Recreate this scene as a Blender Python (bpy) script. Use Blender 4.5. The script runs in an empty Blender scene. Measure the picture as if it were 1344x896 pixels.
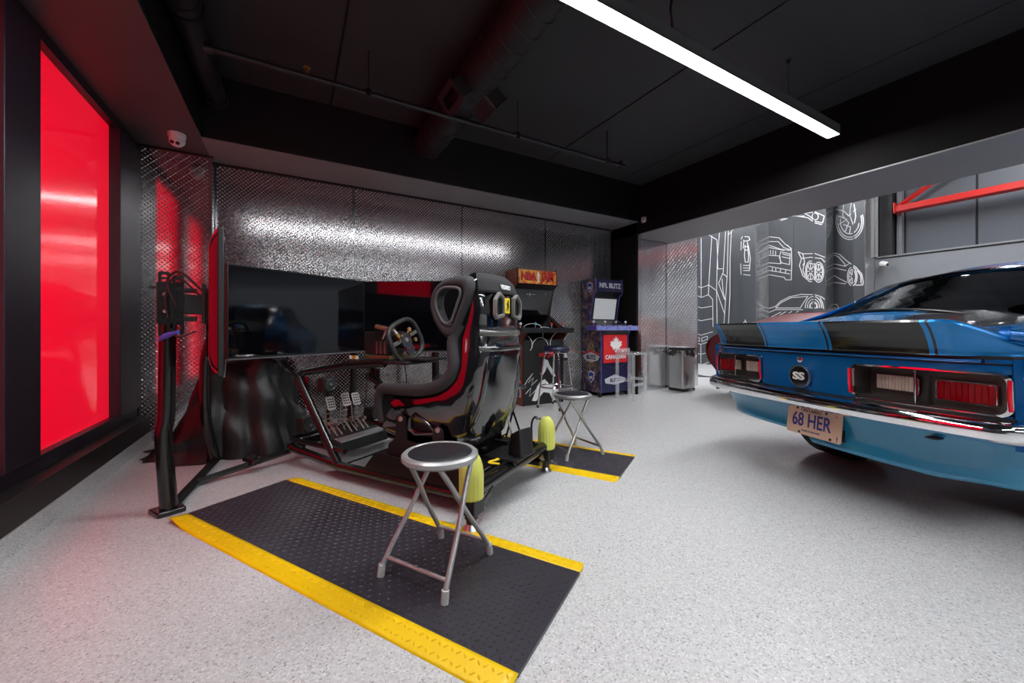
import bpy, bmesh, math, random
from math import sin, cos, pi, radians, sqrt, atan2
from mathutils import Vector, Matrix
random.seed(7)
C = bpy.context.scene.collection
scn = bpy.context.scene
# ---------------------------------------------------------------- camera
cam = bpy.data.cameras.new('camera'); camo = bpy.data.objects.new('camera', cam); C.objects.link(camo)
camo.location = (0, 0, 1.0); camo.rotation_euler = (pi/2, 0, -radians(29.6))
cam.sensor_width = 36; cam.lens = 36*510/1344; cam.shift_y = -16/1344; cam.clip_start = .05
scn.camera = camo
# ---------------------------------------------------------------- world, exposure
w = bpy.data.worlds.new('world'); scn.world = w; w.use_nodes = True
w.node_tree.nodes['Background'].inputs[0].default_value = (.55, .6, .7, 1)
w.node_tree.nodes['Background'].inputs[1].default_value = .3
scn.view_settings.view_transform = 'Standard'; scn.view_settings.look = 'None'
scn.view_settings.gamma = 1; scn.view_settings.use_curve_mapping = False
scn.view_settings.exposure = 0.0
LAMP = 86.0      # strength of the linear ceiling lamps
HALL = 200.0      # strength of the assumed, unseen lamps in the tall hall
RED = (1.0, .004, .03)
REDS = .74      # daylight through the red film
# ---------------------------------------------------------------- materials
MATS = {}
def M(name, col=(.5,.5,.5), rough=.5, metal=0, coat=0, spec=.5, bump=0, bscale=40, var=0, vscale=6, emit=None, es=0, crough=.05):
    if name in MATS: return MATS[name]
    m = bpy.data.materials.new(name); m.use_nodes = True; nt = m.node_tree; b = nt.nodes['Principled BSDF']
    b.inputs['Base Color'].default_value = (*col, 1); b.inputs['Roughness'].default_value = rough
    b.inputs['Metallic'].default_value = metal; b.inputs['Coat Weight'].default_value = coat
    b.inputs['Coat Roughness'].default_value = crough
    b.inputs['Specular IOR Level'].default_value = spec
    if emit: b.inputs['Emission Color'].default_value = (*emit, 1); b.inputs['Emission Strength'].default_value = es
    tc = nt.nodes.new('ShaderNodeTexCoord')
    n = nt.nodes.new('ShaderNodeTexNoise'); n.inputs['Scale'].default_value = vscale; n.inputs['Detail'].default_value = 4
    nt.links.new(tc.outputs['Object'], n.inputs['Vector'])
    if var:
        mx = nt.nodes.new('ShaderNodeMix'); mx.data_type = 'RGBA'
        mx.inputs[6].default_value = (*[max(0,c*(1-var)) for c in col], 1); mx.inputs[7].default_value = (*[min(1,c*(1+var)) for c in col], 1)
        nt.links.new(n.outputs['Fac'], mx.inputs[0]); nt.links.new(mx.outputs[2], b.inputs['Base Color'])
    else:
        mr = nt.nodes.new('ShaderNodeMapRange'); mr.inputs[3].default_value = max(.01, rough*.97); mr.inputs[4].default_value = min(1, rough*1.03)
        nt.links.new(n.outputs['Fac'], mr.inputs[0]); nt.links.new(mr.outputs[0], b.inputs['Roughness'])
    if bump:
        n2 = nt.nodes.new('ShaderNodeTexNoise'); n2.inputs['Scale'].default_value = bscale; n2.inputs['Detail'].default_value = 3
        nt.links.new(tc.outputs['Object'], n2.inputs['Vector'])
        bp = nt.nodes.new('ShaderNodeBump'); bp.inputs['Strength'].default_value = bump; bp.inputs['Distance'].default_value = .01
        nt.links.new(n2.outputs['Fac'], bp.inputs['Height']); nt.links.new(bp.outputs[0], b.inputs['Normal'])
    MATS[name] = m; return m
def mathn(nt, op, a, b=None, c=None):
    n = nt.nodes.new('ShaderNodeMath'); n.operation = op
    for i, v in enumerate((a, b, c)):
        if v is None: continue
        if isinstance(v, (int, float)): n.inputs[i].default_value = v
        else: nt.links.new(v, n.inputs[i])
    return n.outputs[0]
def tread(name, axes, pitch, col, rough, metal, dist, strength=1.0):
    """raised-lug tread plate: alternating diagonal ellipses as fine relief"""
    m = M(name, col, rough, metal); nt = m.node_tree; b = nt.nodes['Principled BSDF']
    tc = nt.nodes.new('ShaderNodeTexCoord'); sp = nt.nodes.new('ShaderNodeSeparateXYZ')
    nt.links.new(tc.outputs['Object'], sp.inputs[0])
    a, c = sp.outputs[axes[0]], sp.outputs[axes[1]]
    u = mathn(nt, 'MULTIPLY', mathn(nt, 'ADD', a, c), .7071/pitch)
    v = mathn(nt, 'MULTIPLY', mathn(nt, 'SUBTRACT', a, c), .7071/pitch)
    fu = mathn(nt, 'SUBTRACT', mathn(nt, 'FRACT', u), .5); fv = mathn(nt, 'SUBTRACT', mathn(nt, 'FRACT', v), .5)
    par = mathn(nt, 'FLOORED_MODULO', mathn(nt, 'ADD', mathn(nt, 'FLOOR', u), mathn(nt, 'FLOOR', v)), 2.0)
    def el(p, q):
        p2 = mathn(nt, 'MULTIPLY', mathn(nt, 'MULTIPLY', p, p), 3.6); q2 = mathn(nt, 'MULTIPLY', mathn(nt, 'MULTIPLY', q, q), 34.0)
        return mathn(nt, 'MAXIMUM', mathn(nt, 'SUBTRACT', 1.0, mathn(nt, 'ADD', p2, q2)), 0.0)
    e1, e2 = el(fu, fv), el(fv, fu)
    h = mathn(nt, 'ADD', mathn(nt, 'MULTIPLY', e1, par), mathn(nt, 'MULTIPLY', e2, mathn(nt, 'SUBTRACT', 1.0, par)))
    h = mathn(nt, 'POWER', h, .6)
    bp = nt.nodes.new('ShaderNodeBump'); bp.inputs['Strength'].default_value = strength; bp.inputs['Distance'].default_value = dist
    nt.links.new(h, bp.inputs['Height']); nt.links.new(bp.outputs[0], b.inputs['Normal'])
    return m
black = M('black_paint', (.006,.006,.007), .45)
ceilm = M('ceiling_paint', (.026,.026,.028), .7, var=.2, vscale=2)
beamm = M('beam_paint', (.008,.007,.007), .85, spec=.15)
softm = M('soffit_grey', (.24,.24,.24), .5, var=.08, vscale=3)
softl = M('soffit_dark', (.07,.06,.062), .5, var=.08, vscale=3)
framem = M('window_frame_metal', (.016,.011,.019), .42, 0)
sillm = M('sill_black', (.012,.012,.012), .45)
tubem = M('gloss_black_tube', (.006,.006,.006), .22, 0, .3)
shell = M('gloss_black_shell', (.004,.004,.005), .12, 0, 1, .6); shell.node_tree.nodes['Principled BSDF'].inputs['Coat IOR'].default_value = 1.75
fabric = M('black_fabric', (.022,.022,.025), .9, bump=.3, bscale=400)
padm = M('charcoal_padding', (.035,.034,.038), .75, bump=.2, bscale=300)
rubber = M('black_rubber', (.015,.014,.017), .45)
chrome = M('chrome', (.8,.8,.82), .06, 1)
steel = M('brushed_steel', (.6,.6,.6), .3, 1)
alu = M('aluminium', (.65,.65,.66), .35, 1)
greyp = M('grey_powder_coat', (.42,.42,.43), .35, .5)
whitep = M('white_plastic', (.75,.75,.75), .35)
blackpl = M('black_plastic', (.012,.012,.013), .4)
screenm = M('screen_glass', (.002,.002,.003), .06, 0, .6)
yellowm = M('mat_yellow', (.85,.55,.0), .42, bump=.1, bscale=60)
matm = M('mat_rubber', (.036,.033,.043), .33)
limem = M('lime_plastic', (.68,.71,.14), .35)
blue = M('blue_car_paint', (.001,.115,.36), .26, .45, .5, .35)
crimson = M('crimson_car_paint', (.12,.0,.004), .35, .1, .25, .3)
darkglass = M('dark_glass', (.003,.003,.004), .3, 0, 0, .2)
beamred = M('red_steel_paint', (.45,.012,.008), .4)
sidingm = M('grey_siding', (.19,.20,.22), .5, bump=.05, bscale=15)
muralm = M('mural_panel', (.075,.08,.09), .32, .25, var=.15, vscale=1.5)
linem = M('white_line_print', (.75,.75,.77), .5)
redprint = M('red_print', (.75,.02,.02), .5)
whiteprint = M('white_print', (.85,.85,.85), .5)
blackprint = M('black_print', (.01,.01,.01), .5)
purple = M('purple_print', (.09,.08,.35), .35)
navy = M('navy_print', (.012,.014,.06), .35)
yelprint = M('yellow_print', (.85,.65,.02), .4)
brass = M('brass', (.6,.42,.15), .3, 1)
pink = M('plate_cream', (.62,.42,.30), .4)
plateblue = M('plate_blue_ink', (.02,.03,.22), .5)
redlens = M('red_lens', (.26,.0,.003), .12, 0, 1)
clearlens = M('ribbed_clear_lens', (.55,.45,.38), .25, .2, .6)
darkalu = M('dark_silver_housing', (.10,.09,.085), .35, .6)
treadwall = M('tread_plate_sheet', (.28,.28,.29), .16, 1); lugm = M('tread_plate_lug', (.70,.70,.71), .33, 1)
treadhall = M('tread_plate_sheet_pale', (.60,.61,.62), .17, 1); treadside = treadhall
treadtray = tread('tread_plate_tray', (0,1), .045, (.6,.6,.6), .3, 1, .006)
def clear(name, col, mixf, rough=.02, haze=0.0):
    m = bpy.data.materials.new(name); m.use_nodes = True; nt = m.node_tree; nt.nodes.clear()
    o = nt.nodes.new('ShaderNodeOutputMaterial'); t = nt.nodes.new('ShaderNodeBsdfTransparent'); g = nt.nodes.new('ShaderNodeBsdfGlossy')
    t.inputs[0].default_value = (*col, 1); g.inputs['Roughness'].default_value = rough
    f = nt.nodes.new('ShaderNodeLayerWeight'); f.inputs[0].default_value = .5
    mx = nt.nodes.new('ShaderNodeMixShader'); a = mathn(nt, 'ADD', mathn(nt, 'MULTIPLY', mathn(nt, 'POWER', f.outputs['Facing'], 4.0), .7), mixf)
    if haze:
        df = nt.nodes.new('ShaderNodeBsdfDiffuse'); df.inputs[0].default_value = (.9,.92,.94,1); m2 = nt.nodes.new('ShaderNodeMixShader'); m2.inputs[0].default_value = haze
        nt.links.new(t.outputs[0], m2.inputs[1]); nt.links.new(df.outputs[0], m2.inputs[2]); t = m2
    nt.links.new(a, mx.inputs[0]); nt.links.new(t.outputs[0], mx.inputs[1]); nt.links.new(g.outputs[0], mx.inputs[2]); nt.links.new(mx.outputs[0], o.inputs[0])
    MATS[name] = m; return m
acrylic = clear('clear_acrylic', (.95,.96,.97), .08, haze=.24)
tint = clear('tinted_car_glass', (.28,.31,.31), .02)
# floor: pale epoxy with grey flakes under a clear coat
fm = M('flake_epoxy_floor', (.55,.55,.55), .28); nt = fm.node_tree; bs = nt.nodes['Principled BSDF']
tc = nt.nodes.new('ShaderNodeTexCoord')
def ramp(nt, src, pts):
    r = nt.nodes.new('ShaderNodeValToRGB'); r.color_ramp.interpolation = 'LINEAR'
    while len(r.color_ramp.elements) < len(pts): r.color_ramp.elements.new(.5)
    for e, (p, c) in zip(r.color_ramp.elements, pts): e.position = p; e.color = (*c, 1)
    nt.links.new(src, r.inputs[0]); return r.outputs[0]
for l_ in list(bs.inputs['Roughness'].links): nt.links.remove(l_)
vo = nt.nodes.new('ShaderNodeTexVoronoi'); vo.inputs['Scale'].default_value = 190; nt.links.new(tc.outputs['Object'], vo.inputs['Vector'])
sx = nt.nodes.new('ShaderNodeSeparateXYZ'); nt.links.new(vo.outputs['Color'], sx.inputs[0])
c1 = ramp(nt, sx.outputs[0], [(0,(.25,.25,.25)),(.05,(.41,.41,.41)),(.25,(.52,.52,.525)),(.8,(.58,.58,.58)),(1,(.70,.70,.70))])
nt.links.new(c1, bs.inputs['Base Color'])
bs.inputs['Coat Weight'].default_value = .35; bs.inputs['Coat Roughness'].default_value = .16; bs.inputs['Roughness'].default_value = .4
n3 = nt.nodes.new('ShaderNodeTexNoise'); n3.inputs['Scale'].default_value = 120; n3.inputs['Detail'].default_value = 2; nt.links.new(tc.outputs['Object'], n3.inputs['Vector'])
bp = nt.nodes.new('ShaderNodeBump'); bp.inputs['Strength'].default_value = .10; bp.inputs['Distance'].default_value = .002
nt.links.new(n3.outputs['Fac'], bp.inputs['Height']); nt.links.new(bp.outputs[0], bs.inputs['Normal']); nt.links.new(bp.outputs[0], bs.inputs['Coat Normal'])
# striped blue paint: black racing stripes with pinstripes, by distance from the centre line
def striped(name):
    m = M(name, (.001,.115,.36), .26, .45, .5, .35); nt = m.node_tree; b = nt.nodes['Principled BSDF']
    tc = nt.nodes.new('ShaderNodeTexCoord'); s = nt.nodes.new('ShaderNodeSeparateXYZ'); nt.links.new(tc.outputs['Object'], s.inputs[0])
    y = mathn(nt, 'ABSOLUTE', s.outputs[1])
    def band(lo, hi): return mathn(nt, 'MULTIPLY', mathn(nt, 'GREATER_THAN', y, lo), mathn(nt, 'LESS_THAN', y, hi))
    k = mathn(nt, 'MAXIMUM', band(.225,.63), mathn(nt, 'MAXIMUM', band(.198,.208), band(.647,.657)))
    mx = nt.nodes.new('ShaderNodeMix'); mx.data_type = 'RGBA'; mx.inputs[6].default_value = (.004,.17,.46,1); mx.inputs[7].default_value = (.004,.004,.004,1)
    nt.links.new(k, mx.inputs[0]); nt.links.new(mx.outputs[2], b.inputs['Base Color'])
    nt.links.new(mathn(nt, 'MULTIPLY', mathn(nt, 'SUBTRACT', 1.0, k), .45), b.inputs['Metallic'])
    return m
stripe = striped('blue_paint_with_black_stripes')
def art(name, cols, scale, axis=None):
    m = M(name, cols[0], .4); nt = m.node_tree; b = nt.nodes['Principled BSDF']
    tc = nt.nodes.new('ShaderNodeTexCoord'); n = nt.nodes.new('ShaderNodeTexNoise'); n.inputs['Scale'].default_value = scale; n.inputs['Detail'].default_value = 5; n.inputs['Distortion'].default_value = 1.2
    nt.links.new(tc.outputs['Object'], n.inputs['Vector'])
    k = len(cols); nt.links.new(ramp(nt, n.outputs['Fac'], [(.3+.4*i/(k-1), c) for i, c in enumerate(cols)]), b.inputs['Base Color'])
    return m
brickart = art('orange_leather_print', [(.13,.03,.015),(.22,.05,.02),(.30,.09,.04)], 60)
blitzart = art('night_crowd_print', [(.008,.008,.03),(.03,.02,.07),(.16,.10,.10),(.45,.33,.28)], 7)
# ---------------------------------------------------------------- mesh builder
class MB:
    def __init__(s): s.v = []; s.f = []
    def add(s, vs, fs, m=None):
        o = len(s.v)
        s.v += [tuple(m @ Vector(v)) if m else tuple(v) for v in vs]; s.f += [[i+o for i in f] for f in fs]; return s
    def box(s, x0, y0, z0, x1, y1, z1, m=None):
        vs = [(x0,y0,z0),(x1,y0,z0),(x1,y1,z0),(x0,y1,z0),(x0,y0,z1),(x1,y0,z1),(x1,y1,z1),(x0,y1,z1)]
        return s.add(vs, [(0,3,2,1),(4,5,6,7),(0,1,5,4),(1,2,6,5),(2,3,7,6),(3,0,4,7)], m)
    def cbox(s, c, d, m=None): return s.box(c[0]-d[0]/2,c[1]-d[1]/2,c[2]-d[2]/2,c[0]+d[0]/2,c[1]+d[1]/2,c[2]+d[2]/2,m)
    def tube(s, pts, r, n=12, closed=False, smooth=0, cap=True, flat=1.0):
        P = [Vector(p) for p in pts]; R = list(r) if isinstance(r, (list, tuple)) else [r]*len(P)
        if smooth:
            Q = []; RR = []; L = len(P); rng = range(L) if closed else range(L-1)
            for i in rng:
                a, b = P[i], P[(i+1) % L]
                p0 = P[(i-1) % L] if (closed or i > 0) else a*2-b; p3 = P[(i+2) % L] if (closed or i < L-2) else b*2-a
                for k in range(smooth):
                    t = k/smooth
                    Q.append(.5*((2*a)+(b-p0)*t+(2*p0-5*a+4*b-p3)*t*t+(-p0+3*a-3*b+p3)*t**3)); RR.append(R[i]*(1-t)+R[(i+1) % L]*t)
            if not closed: Q.append(P[-1]); RR.append(R[-1])
            P, R = Q, RR
        L = len(P); o = len(s.v); up = None
        for i in range(L):
            if closed: d = P[(i+1) % L]-P[i-1]
            else: d = (P[min(i+1,L-1)]-P[i]).normalized()+(P[i]-P[max(i-1,0)]).normalized()
            d = d.normalized() if d.length > 1e-9 else Vector((0,0,1))
            if up is None:
                up = Vector((0,0,1)) if abs(d.z) < .9 else Vector((1,0,0))
            sd = d.cross(up).normalized(); up2 = sd.cross(d).normalized(); up = up2
            for k in range(n):
                a = 2*pi*k/n; s.v.append(tuple(P[i]+(sd*cos(a)*flat+up2*sin(a))*R[i]))
        for i in range(L if closed else L-1):
            j = (i+1) % L
            for k in range(n): s.f.append([o+i*n+k, o+i*n+(k+1) % n, o+j*n+(k+1) % n, o+j*n+k])
        if not closed and cap: s.f.append([o+k for k in range(n)][::-1]); s.f.append([o+(L-1)*n+k for k in range(n)])
        return s
    def cyl(s, a, b, r, r2=None, n=20): return s.tube([a, b], [r, r if r2 is None else r2], n)
    def lathe(s, prof, c=(0,0,0), n=28, m=None):
        vs = [(c[0]+r*cos(2*pi*k/n), c[1]+r*sin(2*pi*k/n), c[2]+z) for r, z in prof for k in range(n)]
        fs = [(i*n+k, i*n+(k+1) % n, (i+1)*n+(k+1) % n, (i+1)*n+k) for i in range(len(prof)-1) for k in range(n)]
        if prof[0][0] > 1e-5: fs.append(tuple(range(n))[::-1])
        if prof[-1][0] > 1e-5: fs.append(tuple((len(prof)-1)*n+k for k in range(n)))
        return s.add(vs, fs, m)
    def prism(s, poly, axis, a, b, m=None):
        """poly of 2D points extruded along axis ('x','y','z') from a to b"""
        def P(p, t): return {'x':(t,p[0],p[1]),'y':(p[0],t,p[1]),'z':(p[0],p[1],t)}[axis]
        n = len(poly); vs = [P(p,a) for p in poly]+[P(p,b) for p in poly]
        fs = [tuple(range(n)), tuple(range(n,2*n))[::-1]]+[(i,n+i,n+(i+1) % n,(i+1) % n) for i in range(n)]
        return s.add(vs, fs, m)
    def ring(s, outer, inner, axis, a, b, m=None):
        def P(p, t): return {'x':(t,p[0],p[1]),'y':(p[0],t,p[1]),'z':(p[0],p[1],t)}[axis]
        n = len(outer); vs = [P(p,a) for p in outer]+[P(p,a) for p in inner]+[P(p,b) for p in outer]+[P(p,b) for p in inner]; fs = []
        for i in range(n):
            j = (i+1) % n
            fs += [(i,j,n+j,n+i),(2*n+i,3*n+i,3*n+j,2*n+j),(i,2*n+i,2*n+j,j),(n+i,n+j,3*n+j,3*n+i)]
        return s.add(vs, fs, m)
    def grid(s, fn, nu, nv, wrapu=False, skip=None):
        o = len(s.v)
        for i in range(nu+(0 if wrapu else 1)):
            for j in range(nv+1): s.v.append(tuple(fn(i/nu, j/nv)))
        R = nu if wrapu else nu+1
        for i in range(nu):
            for j in range(nv):
                if skip and skip((i+.5)/nu, (j+.5)/nv): continue
                i2 = (i+1) % R; s.f.append([o+i*(nv+1)+j, o+i2*(nv+1)+j, o+i2*(nv+1)+j+1, o+i*(nv+1)+j+1])
        return s
    def build(s, name, mat, parent=None, smooth=True, bevel=0, sub=0, solid=0, seg=2):
        me = bpy.data.meshes.new(name); me.from_pydata(s.v, [], s.f); me.update()
        bm = bmesh.new(); bm.from_mesh(me); bmesh.ops.recalc_face_normals(bm, faces=bm.faces); bm.to_mesh(me); bm.free()
        me.materials.append(mat); o = bpy.data.objects.new(name, me); C.objects.link(o)
        if parent: o.parent = parent
        if smooth:
            me.polygons.foreach_set('use_smooth', [True]*len(me.polygons))
            if not sub: me.set_sharp_from_angle(angle=radians(38))
        if solid: q = o.modifiers.new('thickness', 'SOLIDIFY'); q.thickness = solid; q.offset = -1
        if bevel: q = o.modifiers.new('bevel', 'BEVEL'); q.width = bevel; q.segments = seg; q.limit_method = 'ANGLE'; q.angle_limit = radians(40)
        if sub: q = o.modifiers.new('subdivision', 'SUBSURF'); q.levels = sub; q.render_levels = sub
        return o
def B(name, mat, parent, *bx, bevel=0, **k):
    mb = MB()
    for b in bx: mb.box(*b)
    return mb.build(name, mat, parent, bevel=bevel, **k)
def tag(o, label=None, cat=None, group=None, kind=None):
    if label: o['label'] = label
    if cat: o['category'] = cat
    if group: o['group'] = group
    if kind: o['kind'] = kind
    return o
def thing(name, label, cat, loc=(0,0,0), rz=0, group=None):
    o = bpy.data.objects.new(name, None); o.empty_display_size = .1; C.objects.link(o); o.location = loc; o.rotation_euler = (0,0,rz)
    return tag(o, label, cat, group)
def S(o): o['kind'] = 'structure'; return o
def copy_tree(o, parent=None):
    c = o.copy(); C.objects.link(c); c.parent = parent
    for ch in [x for x in bpy.data.objects if x.parent == o]: copy_tree(ch, c)
    return c
def text(name, body, size, mat, parent, m, depth=.002, align='CENTER', squeeze=1.0, bold=0.0):
    cu = bpy.data.curves.new(name, 'FONT'); cu.body = body; cu.size = size; cu.align_x = align; cu.align_y = 'CENTER'; cu.extrude = depth/2; cu.offset = bold; cu.resolution_u = 3
    t = bpy.data.objects.new(name, cu); C.objects.link(t)
    dg = bpy.context.evaluated_depsgraph_get(); me = bpy.data.meshes.new_from_object(t.evaluated_get(dg)); bpy.data.objects.remove(t)
    me.transform(m @ Matrix.Diagonal((squeeze,1,1,1))); me.materials.clear(); me.materials.append(mat); me.name = name
    o = bpy.data.objects.new(name, me); C.objects.link(o)
    if parent: o.parent = parent
    return o
def face(loc, right, upv):
    """matrix whose x axis runs along 'right', y along 'up', z out of the surface"""
    r = Vector(right).normalized(); u = Vector(upv).normalized(); n = r.cross(u).normalized(); u = n.cross(r)
    return Matrix(((r.x,u.x,n.x,loc[0]),(r.y,u.y,n.y,loc[1]),(r.z,u.z,n.z,loc[2]),(0,0,0,1)))
def ellipse(cx, cy, rx, ry, n=24, p=2.0):
    out = []
    for i in range(n):
        a = 2*pi*i/n; c, s_ = cos(a), sin(a)
        out.append((cx+rx*abs(c)**(2/p)*(1 if c >= 0 else -1), cy+ry*abs(s_)**(2/p)*(1 if s_ >= 0 else -1)))
    return out
def rrect(x0, y0, x1, y1, r, k=4):
    out = []
    for cx, cy, a0 in ((x1-r,y1-r,0),(x0+r,y1-r,90),(x0+r,y0+r,180),(x1-r,y0+r,270)):
        for i in range(k+1): a = radians(a0+90*i/k); out.append((cx+r*cos(a), cy+r*sin(a)))
    return out

def tread_lugs(parent, face_m, L, Hh, pit=.0270):
    """raised lugs of tread plate as geometry: face_m maps (along, up, out)"""
    mb = MB(); dx = pit*1.41421/2; nx = int(L/dx)-1; ny = int(Hh/dx)-1; l, w_, hh = .0140, .0052, .0026; c = .7071
    V_ = mb.v; F_ = mb.f
    O = face_m.translation; ax = face_m.col[0].xyz; ay = face_m.col[1].xyz; az = face_m.col[2].xyz
    for i in range(nx):
        for j in range(ny):
            if (i+j) % 2: continue
            s_ = 1 if ((i-j)//2) % 2 else -1
            a = (i+1)*dx; b = (j+1)*dx; o = len(V_)
            for p, q, r_ in ((-l,0,0),(0,-w_,0),(l,0,0),(0,w_,0),(-l*.4,0,hh),(l*.4,0,hh)):
                u = (p*c-q*c*s_); v = (p*c*s_+q*c)
                P = O+ax*(a+u)+ay*(b+v)+az*r_; V_.append((P.x,P.y,P.z))
            F_ += [[o,o+1,o+4],[o+1,o+2,o+5],[o+1,o+5,o+4],[o+2,o+3,o+5],[o+3,o,o+4],[o+3,o+4,o+5]]
    o = mb.build('tread_lugs', lugm, parent, smooth=False); o['kind'] = 'stuff'; return o
# ================================================================= THE SETTING
S(B('floor', fm, None, (-1.3,-6,-.2,10.8,9.2,0)))
# cove kerb of the same epoxy along the window wall
kb = MB().prism([(-1.2,0),(-1.072,0),(-1.08,.012),(-1.085,.092),(-1.2,.092)], 'y', -6, 4.76).build('baseboard_left', fm); S(kb)
S(MB().box(-1.24,-6,.092,-1.09,4.6,.238).build('trim_1', sillm, bevel=.004))
# window wall: rails, mullions, red film panes
fr = MB().box(-1.25,-6,.238,-1.175,4.6,.322).box(-1.25,-6,2.565,-1.175,4.6,2.64)
ys = [(4.135,4.6),(2.73,3.03),(1.33,1.63),(-.07,.23),(-1.47,-1.17),(-2.87,-2.57),(-4.27,-3.97),(-6,-5.4)]
wl = S(fr.build('wall_left', framem, bevel=.004))
for y0, y1 in ys: MB().box(-1.25,y0,.322,-1.155,y1,2.565).build('mullion', framem, wl, bevel=.004)
redm = M('red_window_film', (.85,.0,.02), .05, 0, .5, emit=RED, es=REDS)
n = 0
for (a0,a1),(b0,b1) in zip(ys, ys[1:]):
    n += 1
    if n <= 2: S(B('window_%d' % n, redm, None, (-1.235,b1,.322,-1.222,a0,2.565)))
    else: B('blank_panel', framem, wl, (-1.235,b1,.322,-1.222,a0,2.565))
S(B('wall_left_outer', black, None, (-1.45,-6,-.2,-1.3,4.8,5.3)))
# tread-plate pilaster and back wall of sheets
wb = S(B('wall_back', black, None, (-1.3,4.78,0,4.6,5.0,3.3)))
p_ = B('panel', M('tread_plate_sheet_bright', (.62,.60,.61), .09, 1), wb, (-1.165,4.6,0,-.655,4.603,2.63), smooth=False); tread_lugs(p_, face((-1.165,4.6,0), (1,0,0), (0,0,1)), .51, 2.63)
B('panel', treadside, wb, (-.655,4.6,0,-.651,4.76,2.63), smooth=False)
B('pilaster_core', black, wb, (-1.2,4.604,0,-.656,4.78,2.63))
xs = [-.648,.624,1.945,3.265,4.597]
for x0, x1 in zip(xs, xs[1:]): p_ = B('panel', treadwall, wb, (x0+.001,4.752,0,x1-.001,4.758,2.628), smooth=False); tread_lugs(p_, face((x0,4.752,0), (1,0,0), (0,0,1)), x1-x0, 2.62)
MB().box(-1.165,4.59,2.615,-.64,4.6,2.632).box(-.655,4.742,2.612,4.6,4.752,2.632).build('top_trim', black, wb)
# column at the end of the back wall, and the block behind it that carries tread plate towards the hall
wc = S(B('wall_column', beamm, None, (4.6,4.24,0,4.64,4.8,2.8)))
wr = S(B('wall_hall_end', beamm, None, (4.62,4.42,0,6.33,9.0,5.2)))
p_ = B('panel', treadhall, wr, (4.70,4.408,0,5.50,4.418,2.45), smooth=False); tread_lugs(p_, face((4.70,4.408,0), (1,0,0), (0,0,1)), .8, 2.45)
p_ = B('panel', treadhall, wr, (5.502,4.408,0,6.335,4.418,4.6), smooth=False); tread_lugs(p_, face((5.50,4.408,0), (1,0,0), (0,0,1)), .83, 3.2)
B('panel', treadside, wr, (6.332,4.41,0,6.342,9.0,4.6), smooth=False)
MB().box(4.636,4.235,0,4.70,4.245,2.455).build('panel', treadhall, wc, smooth=False)
B('corner_strip', alu, wr, (4.642,4.40,0,4.70,4.41,2.455))
# ceilings
cl = S(B('ceiling', black, None, (-1.3,-6,3.215,5.0,5.0,3.4)))
cx = [-1.2,.335,1.612,2.89,4.21,5.0]
for x0, x1 in zip(cx, cx[1:]): B('ceiling_panel', ceilm, cl, (x0+.008,-6,3.2,x1-.008,4.25,3.214), bevel=.004)
S(B('ceiling_hall', sidingm, None, (5.6,-6,5.2,10.9,9.2,5.4)))
# soffits and the dropped beam
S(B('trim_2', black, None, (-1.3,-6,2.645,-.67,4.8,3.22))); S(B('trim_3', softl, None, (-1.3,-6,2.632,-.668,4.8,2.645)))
S(B('trim_4', black, None, (-.67,4.2,2.645,4.6,4.8,3.22))); S(B('trim_5', softm, None, (-.668,4.198,2.632,4.6,4.8,2.645)))
S(B('trim_6', beamm, None, (4.65,-6,2.468,5.6,4.42,5.3))); S(B('trim_7', softm, None, (4.648,-6,2.455,5.602,4.41,2.468)))
S(B('trim_8', beamm, None, (4.6,4.2,2.455,4.66,4.8,3.3)))
# walls behind the photographer
S(B('wall_front', M('pale_grey_wall', (.14,.14,.15), .6), None, (-1.4,-6.2,0,10.9,-6,5.3)))
S(B('wall_hall_far', sidingm, None, (6.3,9.0,0,10.9,9.2,5.3)))
# hall side wall: mural part, then grey siding with a ledge and a set-back upper part
wm = S(B('wall_right', muralm, None, (10.35,3.239,0,10.9,9.2,5.3)))
ym = [3.242,3.97,4.7,5.4,6.2,7.0,7.9,9.0]
for y0, y1 in zip(ym, ym[1:]): B('panel', muralm, wm, (10.342,y0+.004,0,10.349,y1-.004,5.2), bevel=.002)
wg = S(B('wall_right_lower', sidingm, None, (10.35,-6,0,10.9,3.235,2.44)))
B('ledge', M('ledge_grey', (.2,.21,.22), .5), wg, (10.33,-6,2.44,10.9,3.2,2.47))
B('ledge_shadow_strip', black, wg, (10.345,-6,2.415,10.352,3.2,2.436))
wu = S(B('wall_right_upper', black, None, (10.62,-6,2.47,10.9,3.235,5.3)))
for y0, y1 in ((1.93,2.86),(.55,1.92),(-.9,.54),(-2.4,-.91),(-6,-2.41)): B('siding_panel', M('upper_siding', (.085,.093,.11), .5, bump=.05, bscale=15), wu, (10.6,y0+.01,2.48,10.62,y1-.01,5.2), bevel=.005)
B('jamb', M('jamb_black', (.02,.02,.022), .5), wu, (10.36,2.98,2.47,10.62,3.17,5.2))
B('jamb_post', sidingm, wu, (10.5,2.87,2.47,10.62,2.95,5.2)); B('jamb_edge', alu, wu, (10.335,3.18,2.47,10.36,3.235,5.2))
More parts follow.
